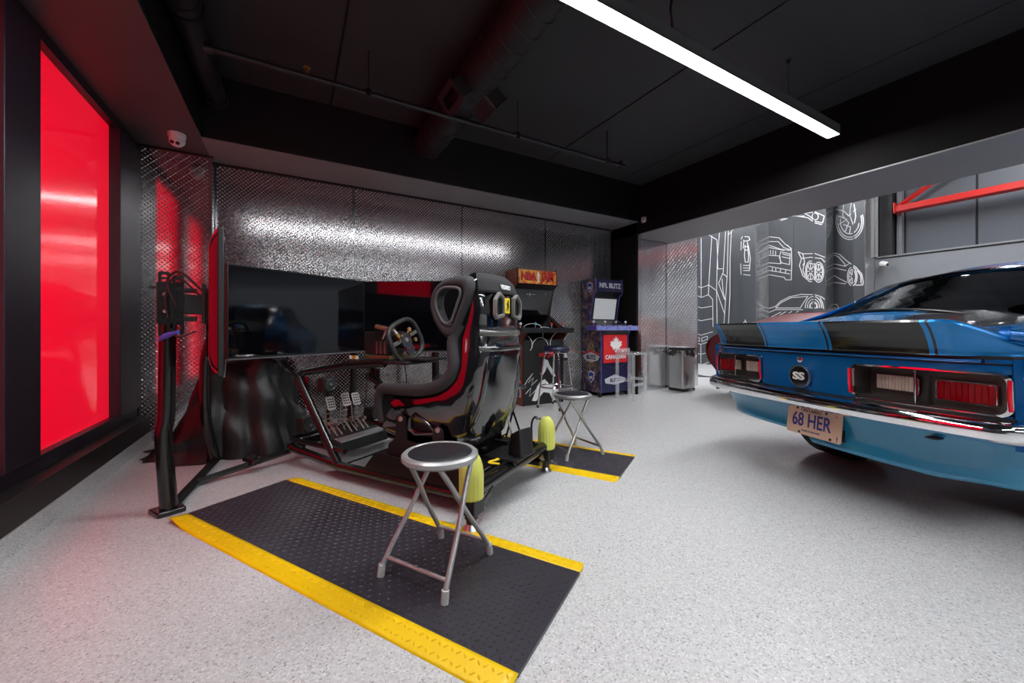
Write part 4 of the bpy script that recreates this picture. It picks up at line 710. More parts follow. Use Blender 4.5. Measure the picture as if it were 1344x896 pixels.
# ================================================================= arcade machines
def side_outline(D, H, deckz, dd, top, sc):
    """side panel outline in (y,z): y 0 = front foot, growing to the back"""
    return [(0,0),(D,0),(D,H),(top,H),(top-.01,H-.20),(top+.075,H-.27),(top+.17,H-.62),(.04,deckz+.035),(-dd,deckz),(-dd,deckz-.06),(.0,deckz-.15)]
t = thing('arcade_machine', 'arcade cabinet with orange leather sides and red NBA JAM marquee', 'arcade machine', (2.935,4.31,0))
W = .63; H = 1.815; o = side_outline(.42, H, 1.0, .08, .15, 1)
for s in (-1,1):
    x = s*W/2
    MB().prism(o, 'x', x-.009, x+.009).build('side_panel', brickart, t)
    MB().tube([(x,p[0],p[1]) for p in o], .0105, 6, closed=True).build('edge_trim', black, t, smooth=False)
B('kick_panel', blackprint, t, (-W/2,.01,.0,W/2,.03,.86)); B('back_panel', black, t, (-W/2,.40,0,W/2,.42,H-.01))
B('roof_panel', black, t, (-W/2,.15,H-.02,W/2,.42,H-.008))
MB().prism([(.14,H-.01),(.135,H-.195),(.15,H-.195),(.15,H-.01)], 'x', -W/2+.01, W/2-.01).build('marquee', art('marquee_red_gold', [(.45,.02,.01),(.75,.12,.02),(.85,.45,.05),(.6,.03,.01)], 9), t)
text('marquee_lettering', 'NBA', .14, blackprint, t, face((-.155,.128,H-.105), (1,0,0), (0,0,1)), squeeze=.86, bold=.008)
text('marquee_lettering', 'NBA', .14, redprint, t, face((-.155,.125,H-.103), (1,0,0), (0,0,1)), squeeze=.86, bold=.002)
text('marquee_lettering', 'JAM', .14, blackprint, t, face((.155,.128,H-.105), (1,0,0), (0,0,1)), squeeze=.86, bold=.008)
text('marquee_lettering', 'JAM', .14, redprint, t, face((.155,.125,H-.103), (1,0,0), (0,0,1)), squeeze=.86, bold=.002)
MB().prism([(-.012,-.07),(.012,-.07),(.014,0),(.022,.03),(.012,.045),(.012,.07),(-.012,.07),(-.018,.04),(-.022,.02),(-.014,0)], 'z', 0, .003, face((0,.126,H-.105), (1,0,0), (0,0,1))).build('player_silhouette', whiteprint, t)
MB().prism([(.14,H-.195),(.22,H-.265),(.235,H-.26),(.155,H-.19)], 'x', -W/2+.01, W/2-.01).build('speaker_panel', black, t)
MB().prism([(.22,H-.265),(.33,H-.62),(.10,1.03),(.10,1.02),(.35,H-.62),(.24,H-.26)], 'x', -W/2+.01, W/2-.01).build('screen', screenm, t)
MB().box(-.13,.222,H-.335,.02,.226,H-.332).box(-.075,.222,H-.36,-.07,.226,H-.31).box(.17,.222,H-.32,.19,.226,H-.31).build('bezel_print', whiteprint, t, smooth=False)
dk = MB().box(-.42,-.12,.955,.42,.10,1.018).build('control_deck', blackpl, t, bevel=.006)
for i, (x, mt) in enumerate(((-.13,M('cyan_ball', (.2,.6,.7), .3)),(.13,redprint),(.33,redprint),(-.36,M('white_ball', (.8,.8,.8), .3)))):
    MB().cyl((x,0,1.018),(x,0,1.06),.005,n=8).build('joystick_shaft', steel, dk)
    MB().lathe([(.001,-.018),(.016,-.01),(.018,.005),(.012,.015),(.001,.019)], (x,0,1.072), 14).build('joystick_ball', mt, dk)
MB().tube([(-.30+.28*(1-cos(pi*k/14))/2*1.0,.02-.0,1.02+.055*sin(pi*k/14)) for k in range(15)], .004, 6).build('deck_wire', whiteprint, dk)
# court lines and player figure printed on the front
def arc(cx_, cz, rr, a0, a1, y=.004, n=12): return [(cx_+rr*cos(radians(a0+(a1-a0)*i/n)), y, cz+rr*sin(radians(a0+(a1-a0)*i/n))) for i in range(n+1)]
mb = MB()
for p in (arc(-.05,.76,.13,0,180), arc(-.30,.80,.12,-40,60), arc(.27,.80,.16,110,200), [(-.01,.004,.89),(-.01,.004,.95)], arc(.02,.80,.23,60,120)): mb.tube(p, .004, 5)
mb.build('court_line', whiteprint, t)
text('front_lettering', 'NBA JAM', .075, redprint, t, face((.06,.004,.655), (1,0,0), (0,0,1)), squeeze=.85, bold=.003)
MB().prism([(.0,.70),(.02,.735),(-.02,.735)], 'y', .003, .006).build('front_star', whiteprint, t)
mb = MB()
for pl_ in ([(.02,.60),(.07,.585),(.10,.52),(.16,.44),(.20,.36),(.16,.36),(.09,.45),(.06,.50),(.03,.44),(-.02,.38),(-.05,.40),(0,.48),(.0,.55)], [(-.05,.30),(.02,.33),(.10,.26),(.20,.22),(.28,.10),(.22,.02),(.14,.06),(.10,.14),(.0,.16),(-.06,.10),(-.12,.05),(-.18,.06),(-.14,.15),(-.10,.24)], [(.18,.14),(.24,.18),(.28,.30),(.30,.20)]):
    mb.prism(pl_, 'y', .004, .008)
mb.build('player_print', whiteprint, t, smooth=False)
MB().tube([(-.29,.004,.28),(-.25,.004,.34),(-.17,.004,.42),(-.24,.004,.30),(-.16,.004,.36),(-.19,.004,.26),(-.10,.004,.33)], .0045, 5).tube([(-.28,.004,.16),(-.2,.004,.23),(-.22,.004,.12),(-.12,.004,.2)], .0045, 5).build('signature_print', whiteprint, t)
x = -W/2-.0095
B('logo_print', M('logo_blue', (.02,.05,.35), .5), t, (x-.001,.03,.10,x,.115,.34)); B('logo_print', redprint, t, (x-.0012,.03,.10,x-.0008,.07,.34))
MB().prism([(.05,.13),(.075,.12),(.085,.2),(.095,.25),(.08,.29),(.085,.325),(.065,.325),(.06,.28),(.045,.24),(.055,.19)], 'x', x-.002, x-.0014).build('logo_figure', whiteprint, t)
text('logo_lettering', 'NBA', .03, whiteprint, t, face((x-.0015,.072,.115), (0,-1,0), (0,0,1)), squeeze=.8)
# second machine
t = thing('arcade_machine', 'dark blue football arcade machine on legs with a red maple leaf panel', 'arcade machine', (4.225,4.31,0))
W = .54; H = 1.765; o = [(0,.06),(.42,.06),(.42,H),(.12,H),(.11,H-.20),(.18,H-.27),(.24,H-.62),(.03,1.05),(-.04,1.03),(-.04,.98),(.0,.90)]
for s in (-1,1):
    x = s*W/2; MB().prism(o, 'x', x-.009, x+.009).build('side_panel', blitzart, t)
    MB().tube([(x,p[0],p[1]) for p in o], .009, 6, closed=True).build('edge_trim', M('purple_trim', (.08,.07,.30), .4), t, smooth=False)
    for yy in (.03,.39): B('leg', black, t, (x-.02,yy-.02,0,x+.02,yy+.02,.07))
x = -W/2-.0095
MB().prism([(.1,.42),(.32,.42),(.34,.58),(.30,.74),(.25,.78),(.24,.86),(.19,.86),(.18,.78),(.11,.74),(.08,.58)], 'x', x-.001, x).build('player_print', art('player_dark', [(.05,.03,.02),(.35,.25,.15),(.02,.02,.02),(.5,.4,.3)], 9), t)
MB().prism([(.02,.60),(.21,.66),(.40,.60),(.36,.54),(.21,.50),(.06,.54)], 'x', x-.003, x-.001).build('logo_print', M('logo_pale', (.55,.55,.62), .5), t)
text('logo_lettering', 'BLITZ', .085, navy, t, face((x-.004,.21,.575), (0,-1,0), (0,0,1)), squeeze=.95, bold=.003)
MB().prism([(.02,.615),(.21,.665),(.40,.615),(.40,.635),(.21,.685),(.02,.635)], 'x', x-.004, x-.002).build('logo_band', redprint, t)
sh_ = lambda cy, cz, k: [(cy-.07*k,cz+.08*k),(cy,cz+.10*k),(cy+.07*k,cz+.08*k),(cy+.065*k,cz-.03*k),(cy,cz-.10*k),(cy-.065*k,cz-.03*k)]
for cy, cz, k in ((.21,.28,.9),(.24,H-.13,.8)):
    MB().prism(sh_(cy,cz,k), 'x', x-.002, x).build('shield_print', whiteprint, t); MB().prism(sh_(cy,cz,k*.85), 'x', x-.003, x-.002).build('shield_field', M('logo_blue', ()), t)
    text('shield_lettering', 'NFL', .06*k, whiteprint, t, face((x-.0035,cy,cz-.01), (0,-1,0), (0,0,1)), squeeze=.8, bold=.002)
B('front_panel', navy, t, (-W/2,.01,.06,W/2,.03,.96)); B('back_panel', black, t, (-W/2,.4,.06,W/2,.42,H-.01)); B('roof_panel', black, t, (-W/2,.12,H-.02,W/2,.42,H-.008))
MB().prism([(.11,H-.01),(.10,H-.195),(.12,H-.195),(.12,H-.01)], 'x', -W/2+.01, W/2-.01).build('marquee', navy, t)
text('marquee_lettering', 'NFL BLITZ', .10, M('logo_pale', ()), t, face((0,.098,H-.105), (1,0,0), (0,0,1)), squeeze=.95, bold=.004)
MB().prism([(.10,H-.195),(.18,H-.265),(.19,H-.26),(.12,H-.19)], 'x', -W/2+.01, W/2-.01).build('speaker_panel', black, t)
MB().prism([(.18,H-.265),(.24,H-.62),(.03,1.06),(.04,1.05),(.26,H-.62),(.2,H-.26)], 'x', -W/2+.01, W/2-.01).build('bezel', blackpl, t)
MB().prism([(.184,H-.30),(.236,H-.60),(.236,H-.61),(.19,H-.28)], 'x', -W/2+.05, W/2-.05).build('screen', M('screen_reflection_glow', (.05,.05,.05), .2, emit=(.45,.47,.50), es=.7), t)  # faint emission stands in for the white reflection on this screen
dk = MB().box(-.47,-.12,.985,.365,.10,1.055).build('control_deck', purple, t, bevel=.006)
MB().prism([(-.47,.985),(.365,.985),(.365,1.045),(-.47,1.045)], 'y', -.124, -.1201).build('deck_print', art('deck_print_blue', [(.08,.08,.4),(.3,.35,.7),(.1,.1,.45)], 20), dk)
for x0 in (-.42,-.20,.02,.22):
    MB().cyl((x0,0,1.055),(x0,0,1.095),.005,n=8).build('joystick_shaft', steel, dk); MB().lathe([(.001,-.02),(.018,-.01),(.02,.005),(.013,.016),(.001,.02)], (x0,0,1.108), 14).build('joystick_ball', M('white_ball', ()), dk)
    for k in range(3): MB().lathe([(.001,.008),(.012,.008),(.014,0)], (x0+.045+.03*k,-.02-.012*(k % 2),1.055), 10).build('push_button', M('button_grey', (.5,.5,.55), .3), dk)
MB().prism([(.0,.90),(-.05,.985),(.1,.985),(.03,.86)], 'x', -W/2+.02, W/2-.02).build('deck_underside', black, t)
B('red_panel', redprint, t, (-.235,-.012,.50,.24,.009,.95), bevel=.003)
lf = [(0,.14),(.022,.095),(.05,.11),(.042,.045),(.07,.075),(.082,.055),(.12,.062),(.105,.02),(.122,.008),(.06,-.045),(.066,-.066),(.008,-.06),(.008,-.11)]
lf = lf+[(-a,b) for a, b in lf[::-1]][:-1]
MB().prism([(a*.98+.01,b*.98+.76) for a, b in lf], 'y', -.016, -.0125).build('maple_leaf', whiteprint, t, smooth=False)
text('panel_lettering', 'CANADIAN', .085, whiteprint, t, face((.005,-.0135,.585), (1,0,0), (0,0,1)), squeeze=.92, bold=.003)
MB().prism([(-.2,.26),(.0,.32),(.22,.26),(.2,.20),(0,.17),(-.18,.2)], 'y', .004, .008).build('front_logo', M('logo_pale', ()), t); text('front_lettering', 'BLITZ', .075, navy, t, face((0,.003,.235), (1,0,0), (0,0,1)), bold=.002)
MB().tube([(-.2,-.0,.46),(-.1,-.03,.42),(.06,-.03,.43),(.2,0,.48)], .005, 6, smooth=5).build('power_cable', blackpl, t)
t = thing('power_outlet', 'black wall outlet with a white plug between the arcade machines', 'outlet', (3.62,4.75,.62))
B('plate', blackpl, t, (-.06,-.012,-.09,.06,0,.09), bevel=.003); B('plug', whitep, t, (-.04,-.05,-.05,.03,-.012,.04), bevel=.006)
# ================================================================= bar stools
t = thing('bar_stool', 'chrome bar stool with dark blue cushion in front of the red marquee arcade', 'stool', (2.955,4.055,0), radians(20))
MB().lathe([(.001,.79),(.13,.79),(.165,.78),(.178,.76),(.178,.73),(.165,.722),(.001,.722)], n=36).build('seat_cushion', M('navy_vinyl', (.012,.016,.05), .3), t)
MB().lathe([(.001,.722),(.17,.722),(.17,.705),(.001,.705)], n=36).build('seat_ring', chrome, t)
for k in range(4):
    a = pi/4+k*pi/2; c, s_ = cos(a), sin(a)
    MB().tube([(.05*c,.05*s_,.70),(.13*c,.13*s_,.70),(.155*c,.155*s_,.66),(.20*c,.20*s_,.30),(.235*c,.235*s_,.03)], .011, 10, smooth=4).build('leg', chrome, t); MB().cyl((.234*c,.234*s_,.035),(.238*c,.238*s_,0),.015,n=10).build('foot_cap', blackpl, t)
MB().tube([(.20*cos(2*pi*k/32),.20*sin(2*pi*k/32),.27) for k in range(32)], .010, 8, closed=True).build('foot_ring', chrome, t)
t = thing('acrylic_stool', 'clear acrylic bar stool in front of the maple leaf arcade machine', 'stool', (4.27,4.03,0), radians(8))
MB().prism(rrect(-.17,-.16,.17,.16,.03,3), 'z', .64, .672).build('seat', acrylic, t, bevel=.004)
for sx in (-1,1):
    for sy in (-1,1): MB().box(-.02,-.018,0,.02,.018,.64, Matrix.Translation((sx*.145,sy*.135,0))).build('leg', acrylic, t, bevel=.004)
B('footrest', acrylic, t, (-.13,-.15,.20,.13,-.13,.24), bevel=.003); B('footrest', acrylic, t, (-.155,-.12,.26,-.135,.12,.30), bevel=.003); B('footrest', acrylic, t, (.135,-.12,.26,.155,.12,.30), bevel=.003)
MB().prism([(-.17,.14),(.17,.14),(.17,.17),(-.17,.17)], 'z', .672, .72).build('back_lip', acrylic, t, bevel=.004)
# ================================================================= waste bin and floor cables
t = thing('pedal_bin', 'rectangular brushed steel pedal bin with black lid beside the hall opening', 'bin', (5.60,4.19,0), radians(0))
MB().prism(rrect(-.155,-.14,.155,.14,.03,4), 'z', .045, .66).build('body', M('bin_steel', (.62,.62,.62), .3, .9), t)
MB().prism(rrect(-.16,-.145,.16,.145,.03,4), 'z', 0, .045).build('base', blackpl, t); B('pedal', steel, t, (-.04,-.175,.012,.05,-.14,.03), bevel=.003)
MB().prism(rrect(-.163,-.148,.163,.148,.03,4), 'z', .66, .70).build('lid_rim', blackpl, t); MB().prism(rrect(-.155,-.14,.155,.14,.03,4), 'z', .70, .712).build('lid', M('bin_steel', ()), t, bevel=.004)
def bagfn(u, v):
    a = 2*pi*u; k = 3.5; q = (abs(cos(a))**k+abs(sin(a))**k)**(-1/k); d = .017+.006*sin(a*11)+.004*sin(a*23)
    return ((.155+d*(.4+v))*q*cos(a), (.14+d*(.4+v))*q*sin(a), .66-v*(.07+.03*sin(a*5)+.012*sin(a*13)))
MB().grid(bagfn, 90, 6, wrapu=True).build('bin_liner', M('bin_bag', (.008,.008,.009), .3), t)
t = thing('floor_cable', 'thin black cables lying loose on the floor behind the blue car', 'cable', (7.2,4.9,0))
MB().tube([(-.3,.6,.01),(-.1,.2,.01),(.2,.3,.01),(.5,-.1,.01),(.3,-.5,.01),(.0,-.3,.01),(-.2,-.6,.01),(.3,-.9,.01)], .01, 8, smooth=8).build('cable', blackpl, t)
MB().tube([(.6,.6,.01),(.4,.2,.01),(.7,-.2,.01),(.9,-.6,.01)], .009, 8, smooth=8).build('cable', blackpl, t)
# ================================================================= blue muscle car (x forward, y left, origin under the tail)
CA = radians(-18.3)
car = thing('muscle_car', 'glossy blue muscle car with black racing stripes, seen from behind', 'car', (2.812,1.174,0), CA)
def xr(y): return -.08+.10*(min(abs(y),.83)/.83)**2.4+max(0,abs(y)-.80)**2*14
def sm(a, b, x): t = max(0, min(1, (x-a)/(b-a))); return t*t*(3-2*t)
def pw(L, x):
    if x <= L[0][0]: return L[0][1]
    for (a, p), (b, q) in zip(L, L[1:]):
        if x <= b: t = (x-a)/(b-a); return p*(1-t)+q*t
    return L[-1][1]
wprof = [(.0,.845),(.12,.885),(.4,.915),(1.0,.93),(2.0,.92),(3.4,.92),(4.2,.90),(4.6,.84),(4.72,.76)]
dprof = [(.0,.885),(.12,.985),(.3,1.005),(.75,1.085),(3.2,1.06),(3.6,1.03),(4.3,.97),(4.6,.92),(4.72,.84)]
def archz(x, y):
    z = .33
    if x < .6: z = max(z, .52-.32*x)
    for cx_ in (.95,3.75):
        d = abs(x-cx_)
        if d < .42: z = max(z, .30+sqrt(max(0,.42**2-d*d))*.93)
    return z
def bodyfn(u, v):
    x = 4.72*u; w_ = pw(wprof, x); dz = pw(dprof, x); az = archz(x, 0)
    # half profile, bottom centre to top centre
    b = [(0,max(.31,az)),(.80,max(.31,az)),(.955,max(.33,az)),(.985,max(.42,az)),(1.0,max(.58,az)),(1.005,max(.70,az)),(.985,.80),(.955,.865),(.915,.905),(.86,dz-.05),(.76,dz-.012),(.4,dz),(0,dz+.004)]
    t = v*2*(len(b)-1); s_ = 1
    if t > len(b)-1: t = 2*(len(b)-1)-t; s_ = -1
    i = min(int(t), len(b)-2); f = t-i
    y = (b[i][0]*(1-f)+b[i+1][0]*f)*w_; z = b[i][1]*(1-f)+b[i+1][1]*f
    xx = x
    if x < .3:
        k = 1-x/.3; xx = x+k*(xr(y)+.02+(.0 if z > .5 else (.5-z)*.25))
    if x > 4.3: xx = x-.25*(abs(y)/w_)**3*(x-4.3)/.42
    return (xx, s_*y, z)
MB().grid(bodyfn, 118, 48).build('body_shell', stripe, car)
# rear panel with openings for the lamps
def panel_xyz(y, z): return (xr(y)-.004-.012*sm(.70,.86,z)+.03*(1-sm(.50,.60,z)), y, z)
ycuts = sorted(set([-.845,-.835,-.80,-.7,-.6,-.5,-.4,-.33,-.30,-.2,-.1,0,.1,.2,.30,.33,.4,.5,.6,.7,.80,.835,.845])); zcuts = [.56,.60,.638,.66,.70,.75,.79,.812,.835,.848]
mb = MB()
for i in range(len(ycuts)-1):
    for j in range(len(zcuts)-1):
        ym_, zm_ = (ycuts[i]+ycuts[i+1])/2, (zcuts[j]+zcuts[j+1])/2
        if .30 < abs(ym_) < .835 and .638 < zm_ < .812: continue
        q = [(ycuts[i],zcuts[j]),(ycuts[i+1],zcuts[j]),(ycuts[i+1],zcuts[j+1]),(ycuts[i],zcuts[j+1])]
        mb.add([panel_xyz(*p) for p in q], [(0,1,2,3)])
o = mb.build('rear_panel', blue, car)
bm = bmesh.new(); bm.from_mesh(o.data); bmesh.ops.remove_doubles(bm, verts=bm.verts, dist=1e-4); bmesh.ops.recalc_face_normals(bm, faces=bm.faces); bm.to_mesh(o.data); bm.free(); o.data.polygons.foreach_set('use_smooth', [True]*len(o.data.polygons))
def band(z0, z1, x0, x1, y0, y1, n=40):
    """strip following the curve of the tail"""
    mb = MB(); vs = []
    for i in range(n+1):
        y = y0+(y1-y0)*i/n; a = xr(y); vs += [(a+x0,y,z0),(a+x0,y,z1),(a+x1,y,z1),(a+x1,y,z0)]
    fs = []
    for i in range(n):
        for k in range(4): fs.append((i*4+k,i*4+(k+1) % 4,(i+1)*4+(k+1) % 4,(i+1)*4+k))
    fs += [(0,1,2,3),(4*n,4*n+3,4*n+2,4*n+1)]
    return mb.add(vs, fs)
band(.846,.856,-.012,.05,-.84,.84).build('boot_gap', black, car)
band(.856,.872,-.034,.05,-.77,.77).build('boot_lip', blue, car, bevel=.006); band(.856,.874,-.02,.05,-.845,-.775).build('quarter_cap', blue, car, bevel=.004); band(.856,.874,-.02,.05,.775,.845).build('quarter_cap', blue, car, bevel=.004)
band(.872,.886,-.022,.05,-.84,.84).build('spoiler_gap', black, car)
# duck-tail spoiler
def spfn(u, v):
    y = -.90+1.80*u; a = abs(y); drop = sm(.70,.90,a); zt = 1.040-.135*drop
    pf = [(-.052,.884),(-.056,.91),(-.068,.95),(-.092,1.0),(-.118,1.033),(-.112,1.043),(-.095,1.045),(-.02,1.03),(.08,1.012),(.22,1.005)]
    x, z = [pw([(i/(len(pf)-1), p[k]) for i, p in enumerate(pf)], v) for k in (0,1)]
    z = .884+(z-.884)*(zt-.884)/(1.040-.884)
    x = x*(1-.35*drop)+drop*(.14+.10*v)
    return (xr(min(a,.84))+x, y, z)
MB().grid(spfn, 72, 36).build('tail_spoiler', stripe, car, solid=.006)
for s in (-1,1): MB().tube([(.05,.80*s,.975),(.20,.86*s,.955),(.42,.885*s,.935),(.9,.90*s,.93)], [.03,.03,.022,.01], 12, smooth=5).build('fender_ridge', blue, car)
# lamps
for s in (-1,1):
    y0, y1 = (.30,.835); zc = .725
    tl_ = MB()
    def P3(y, z, dx): return (xr(y)+dx, s*y, z)
    o_ = rrect(y0-.004,.632,y1+.006,.818,.035,4); i_ = rrect(y0+.005,.641,y1-.006,.809,.03,4); n_ = len(o_)
    vs = []
    for pr, dx in ((o_,-.010),(o_,-.018),(i_,-.020),(i_,.0)): vs += [P3(p[0],p[1],dx-.012*sm(.7,.86,p[1])) for p in pr]
    fs = [(k*n_+i,k*n_+(i+1) % n_,(k+1)*n_+(i+1) % n_,(k+1)*n_+i) for k in range(3) for i in range(n_)]
    lamp = tl_.add(vs, fs).build('tail_lamp', chrome, car)
    tag(lamp, 'chrome bezel tail lamp')
    # housing walls and back
    hb = MB(); q = [P3(p[0],p[1],-.01) for p in i_]+[(xr(.56)+.07, s*p[0], p[1]) for p in i_]
    hb.add(q, [(i,(i+1) % n_,n_+(i+1) % n_,n_+i) for i in range(n_)]+[tuple(range(n_,2*n_))]).build('lamp_housing', darkalu, lamp)
    hx = xr(.56)
    def bx(name, mat, a, b, z0, z1, xa, xb, **k):
        ya, yb = sorted((s*a, s*b)); return B(name, mat, lamp, (min(xa,xb),ya,z0,max(xa,xb),yb,z1), **k)
    bx('divider', chrome, .557,.566,.645,.805, hx-.024, hx+.06, bevel=.002)
    rl = bx('brake_lens', redlens, .60,.80,.675,.765, hx+.05, hx+.068, bevel=.006)
    for k in range(9): bx('lens_rib', M('red_lens_dark', (.22,0,.003), .12, 0, 1), .62+.021*k,.628+.021*k,.68,.76, hx+.046, hx+.051)
    MB().tube([(hx+.048, s*p[0], p[1]) for p in rrect(.60,.675,.80,.765,.012,3)], .0025, 6, closed=True).build('lens_rim', chrome, lamp)
    bx('reverse_lens', clearlens, .35,.53,.69,.765, hx+.045, hx+.068, bevel=.004)
    for k in range(12): bx('lens_rib', M('clear_rib', (.75,.66,.58), .2, .3), .357+.0145*k,.361+.0145*k,.692,.763, hx+.041, hx+.046)
    for yy in (.294,.838): MB().tube([P3(yy,.66,-.022),P3(yy,.72,-.03),P3(yy,.79,-.03)], .006, 8).build('bezel_red_reflection', M('red_reflection', (.75,.0,.02), .15, 0, 1), lamp)  # red window's reflection at the bezel ends, painted as red strips
# rounded rear corners joining tail panel and flanks
for s in (-1,1):
    def cf(u, v, s=s):
        z = .50+.375*v; k = [(xr(.845)-.018,.842),(xr(.845)-.010,.862),(.03,.880),(.09,.893),(.20,.905)]
        x, y = pw([(i/4, p[0]) for i, p in enumerate(k)], u), pw([(i/4, p[1]) for i, p in enumerate(k)], u)
        return (x-.012*sm(.70,.86,z)*(1-u), s*y, z)
    MB().grid(cf, 12, 8).build('rear_corner', blue, car)
# badge, lock
MB().lathe([(.001,0),(.073,0),(.073,.014),(.066,.018),(.060,.016),(.001,.016)], n=40, m=Matrix.Translation((-.086,0,.712)) @ Matrix.Rotation(-pi/2,4,'Y')).build('badge_ring', M('badge_blue_grey', (.08,.13,.22), .2, .6), car)
MB().lathe([(.001,.0165),(.060,.0165),(.060,.0175),(.001,.0185)], n=40, m=Matrix.Translation((-.086,0,.712)) @ Matrix.Rotation(-pi/2,4,'Y')).build('badge_face', M('badge_black', (.006,.006,.006), .15, 0, 1), car)
text('badge_lettering', 'SS', .062, M('badge_letter_white', (.8,.78,.75), .3, .3), car, face((-.107,0,.712), (0,-1,0), (0,0,1)), depth=.004, squeeze=1.35, bold=.002)
MB().lathe([(.001,0),(.019,0),(.019,.01),(.012,.014),(.001,.014)], n=20, m=Matrix.Translation((-.088,0,.816)) @ Matrix.Rotation(-pi/2,4,'Y')).build('boot_lock', chrome, car)
# bumper
def xb(y):
    a = abs(y); return xr(min(a,.80))+max(0,a-.80)**2*9
bp_ = [(.03,.620),(-.045,.620),(-.075,.611),(-.090,.592),(-.091,.572),(-.083,.546),(-.060,.532),(-.02,.526),(.03,.526)]
def bumpfn(u, v):
    y = -.97+1.94*u; p = v*(len(bp_)-1); i = min(int(p), len(bp_)-2); f = p-i
    x = bp_[i][0]*(1-f)+bp_[i+1][0]*f; z = bp_[i][1]*(1-f)+bp_[i+1][1]*f
    tp = 1-.55*sm(.88,.97,abs(y)); z = .570+(z-.570)*tp
    return (xb(y)+x, y, z)
MB().grid(bumpfn, 80, 24).build('rear_bumper', chrome, car, solid=.003)
for s in (-1,1): MB().grid(lambda u, v: (.235+.40*u, s*(.965-.003*u), .598-.06*v), 8, 6).build('bumper_end', chrome, car, solid=.01)
band(.615,.63,-.02,.04,-.85,.85).build('bumper_gap', black, car)
# lower valance
def valfn(u, v):
    y = -.88+1.76*u; a = abs(y); zb = .300+.02*sm(.55,.8,a); z = .53-(.53-zb)*v
    if y > 0: z = .53-(.53-(.350))*v
    yy = y*(1-.12*v*sm(.5,.88,a)*(1 if y > 0 else .3))
    return (xr(a)+.045+.03*v+.02*sin(v*pi), yy, z)
MB().grid(valfn, 44, 10).build('lower_valance', M('blue_valance', (.01,.20,.36), .32, .1, .8), car, solid=.01)
B('valance_dark', black, car, (.14,-.78,.32,.18,.66,.42))
# number plate
pm = Matrix.Translation((-.03,-.03,.430)) @ Matrix.Rotation(radians(6),4,'Y') @ Matrix.Scale(1.12,4)
pl_ = MB().prism(rrect(-.155,-.078,.155,.078,.012,3), 'x', -.004, 0, pm).build('number_plate', pink, car, bevel=.001)
pf = pm @ face((-.0045,0,0), (0,-1,0), (0,0,1))
text('plate_number', '68 HER', .105, plateblue, pl_, pf @ Matrix.Translation((-.012,.0,0)), squeeze=.68, bold=.0014)
text('plate_province', 'ONTARIO', .026, blackprint, pl_, pf @ Matrix.Translation((-.015,.057,0)), squeeze=1.0)
text('plate_slogan', 'YOURS TO DISCOVER', .012, plateblue, pl_, pf @ Matrix.Translation((-.01,-.055,0)), squeeze=.9); text('plate_sticker', '21', .02, redprint, pl_, pf @ Matrix.Translation((.125,.057,0)))
text('plate_slogan', '\u2020', .03, plateblue, pl_, pf @ Matrix.Translation((.135,-.055,0)))
for yy, zz in ((-.095,.064),(.07,.062),(-.075,-.066),(.10,-.066)): MB().lathe([(.001,.0),(.007,.0),(.006,.003),(.001,.003)], n=12, m=pf @ Matrix.Translation((yy,zz,-.001))).build('plate_screw', blackprint, pl_)
B('plate_bracket', black, car, (.002,-.19,.35,.03,.15,.51)); B('plate_lamp', black, car, (-.03,-.62,.488,.02,-.58,.496))
# wheels
def wheel(x, y, w_, par=car, R=.345, lab=None):
    a, b = y-w_/2, y+w_/2; so = 1 if y > 0 else -1
    prof = [(R-.10,-w_/2+.01),(R-.04,-w_/2),(R-.012,-w_/2+.02),(R,-w_/2+.045),(R,w_/2-.045),(R-.012,w_/2-.02),(R-.04,w_/2),(R-.10,w_/2-.01)]
    m = Matrix.Translation((x,y,R)) @ Matrix.Rotation(pi/2,4,'X')
    wh = MB().lathe(prof, n=48, m=m).build('tyre', M('tyre_rubber', (.012,.012,.012), .6), par)
    for k in range(4): MB().lathe([(R+.0005,-.07+k*.045),(R+.001,-.062+k*.045),(R+.0005,-.06+k*.045)], n=48, m=m).build('tread_groove', black, wh)
    MB().lathe([(.001,w_/2*.2),(.12,w_/2*.3),(R-.12,w_/2*.6),(R-.10,w_/2-.01)] if so < 0 else [(.001,-w_/2*.2),(.12,-w_/2*.3),(R-.12,-w_/2*.6),(R-.10,-w_/2+.01)], n=40, m=m).build('rim', darkalu, wh)
    MB().lathe([(.001,0),(R-.11,-.02 if so > 0 else .02)], n=32, m=m).build('rim_back', black, wh)
wheel(.88,.50,.30); wheel(.95,-.70,.28); wheel(3.75,.76,.24); wheel(3.75,-.76,.24)
B('underbody', black, car, (.3,-.45,.27,4.5,.32,.34)); MB().cyl((.88,-.7,.33),(.88,.5,.33),.05,n=12).build('rear_axle', black, car)
MB().tube([(.35,-.45,.30),(.6,-.45,.31),(1.2,-.3,.3),(3.0,-.3,.28)], .03, 10, smooth=4).build('exhaust_pipe', steel, car)
# greenhouse: roof, pillars, glass
RX = [(.62,1.10,.66),(.80,1.15,.655),(1.0,1.215,.63),(1.2,1.295,.60),(1.42,1.395,.575),(1.7,1.465,.56),(2.1,1.50,.56),(2.5,1.48,.565),(2.75,1.36,.60),(3.0,1.22,.65),(3.25,1.05,.70)]
def rz(x): return pw([(a,b) for a,b,c in RX], x)
def rw(x): return pw([(a,c) for a,b,c in RX], x)
def roofpt(x, f, dz=0):
    a = abs(f); return (x-.10*(1-a*a)*(1 if x < 1.5 else 0)*sm(1.7,.8,x), f*rw(x), rz(x)-(.055+.07*sm(1.2,.7,x))*a**2.2+dz+.012*(1-a*a))
def patch(name, mat, x0, x1, f0, f1, dz=0, nx=20, nf=14, par=car, solid=.01, **k): return MB().grid(lambda u, v: roofpt(x0+(x1-x0)*u, f0+(f1-f0)*v, dz), nx, nf).build(name, mat, par, solid=solid, **k)
patch('roof_panel', stripe, 1.42, 2.5, -1, 1)
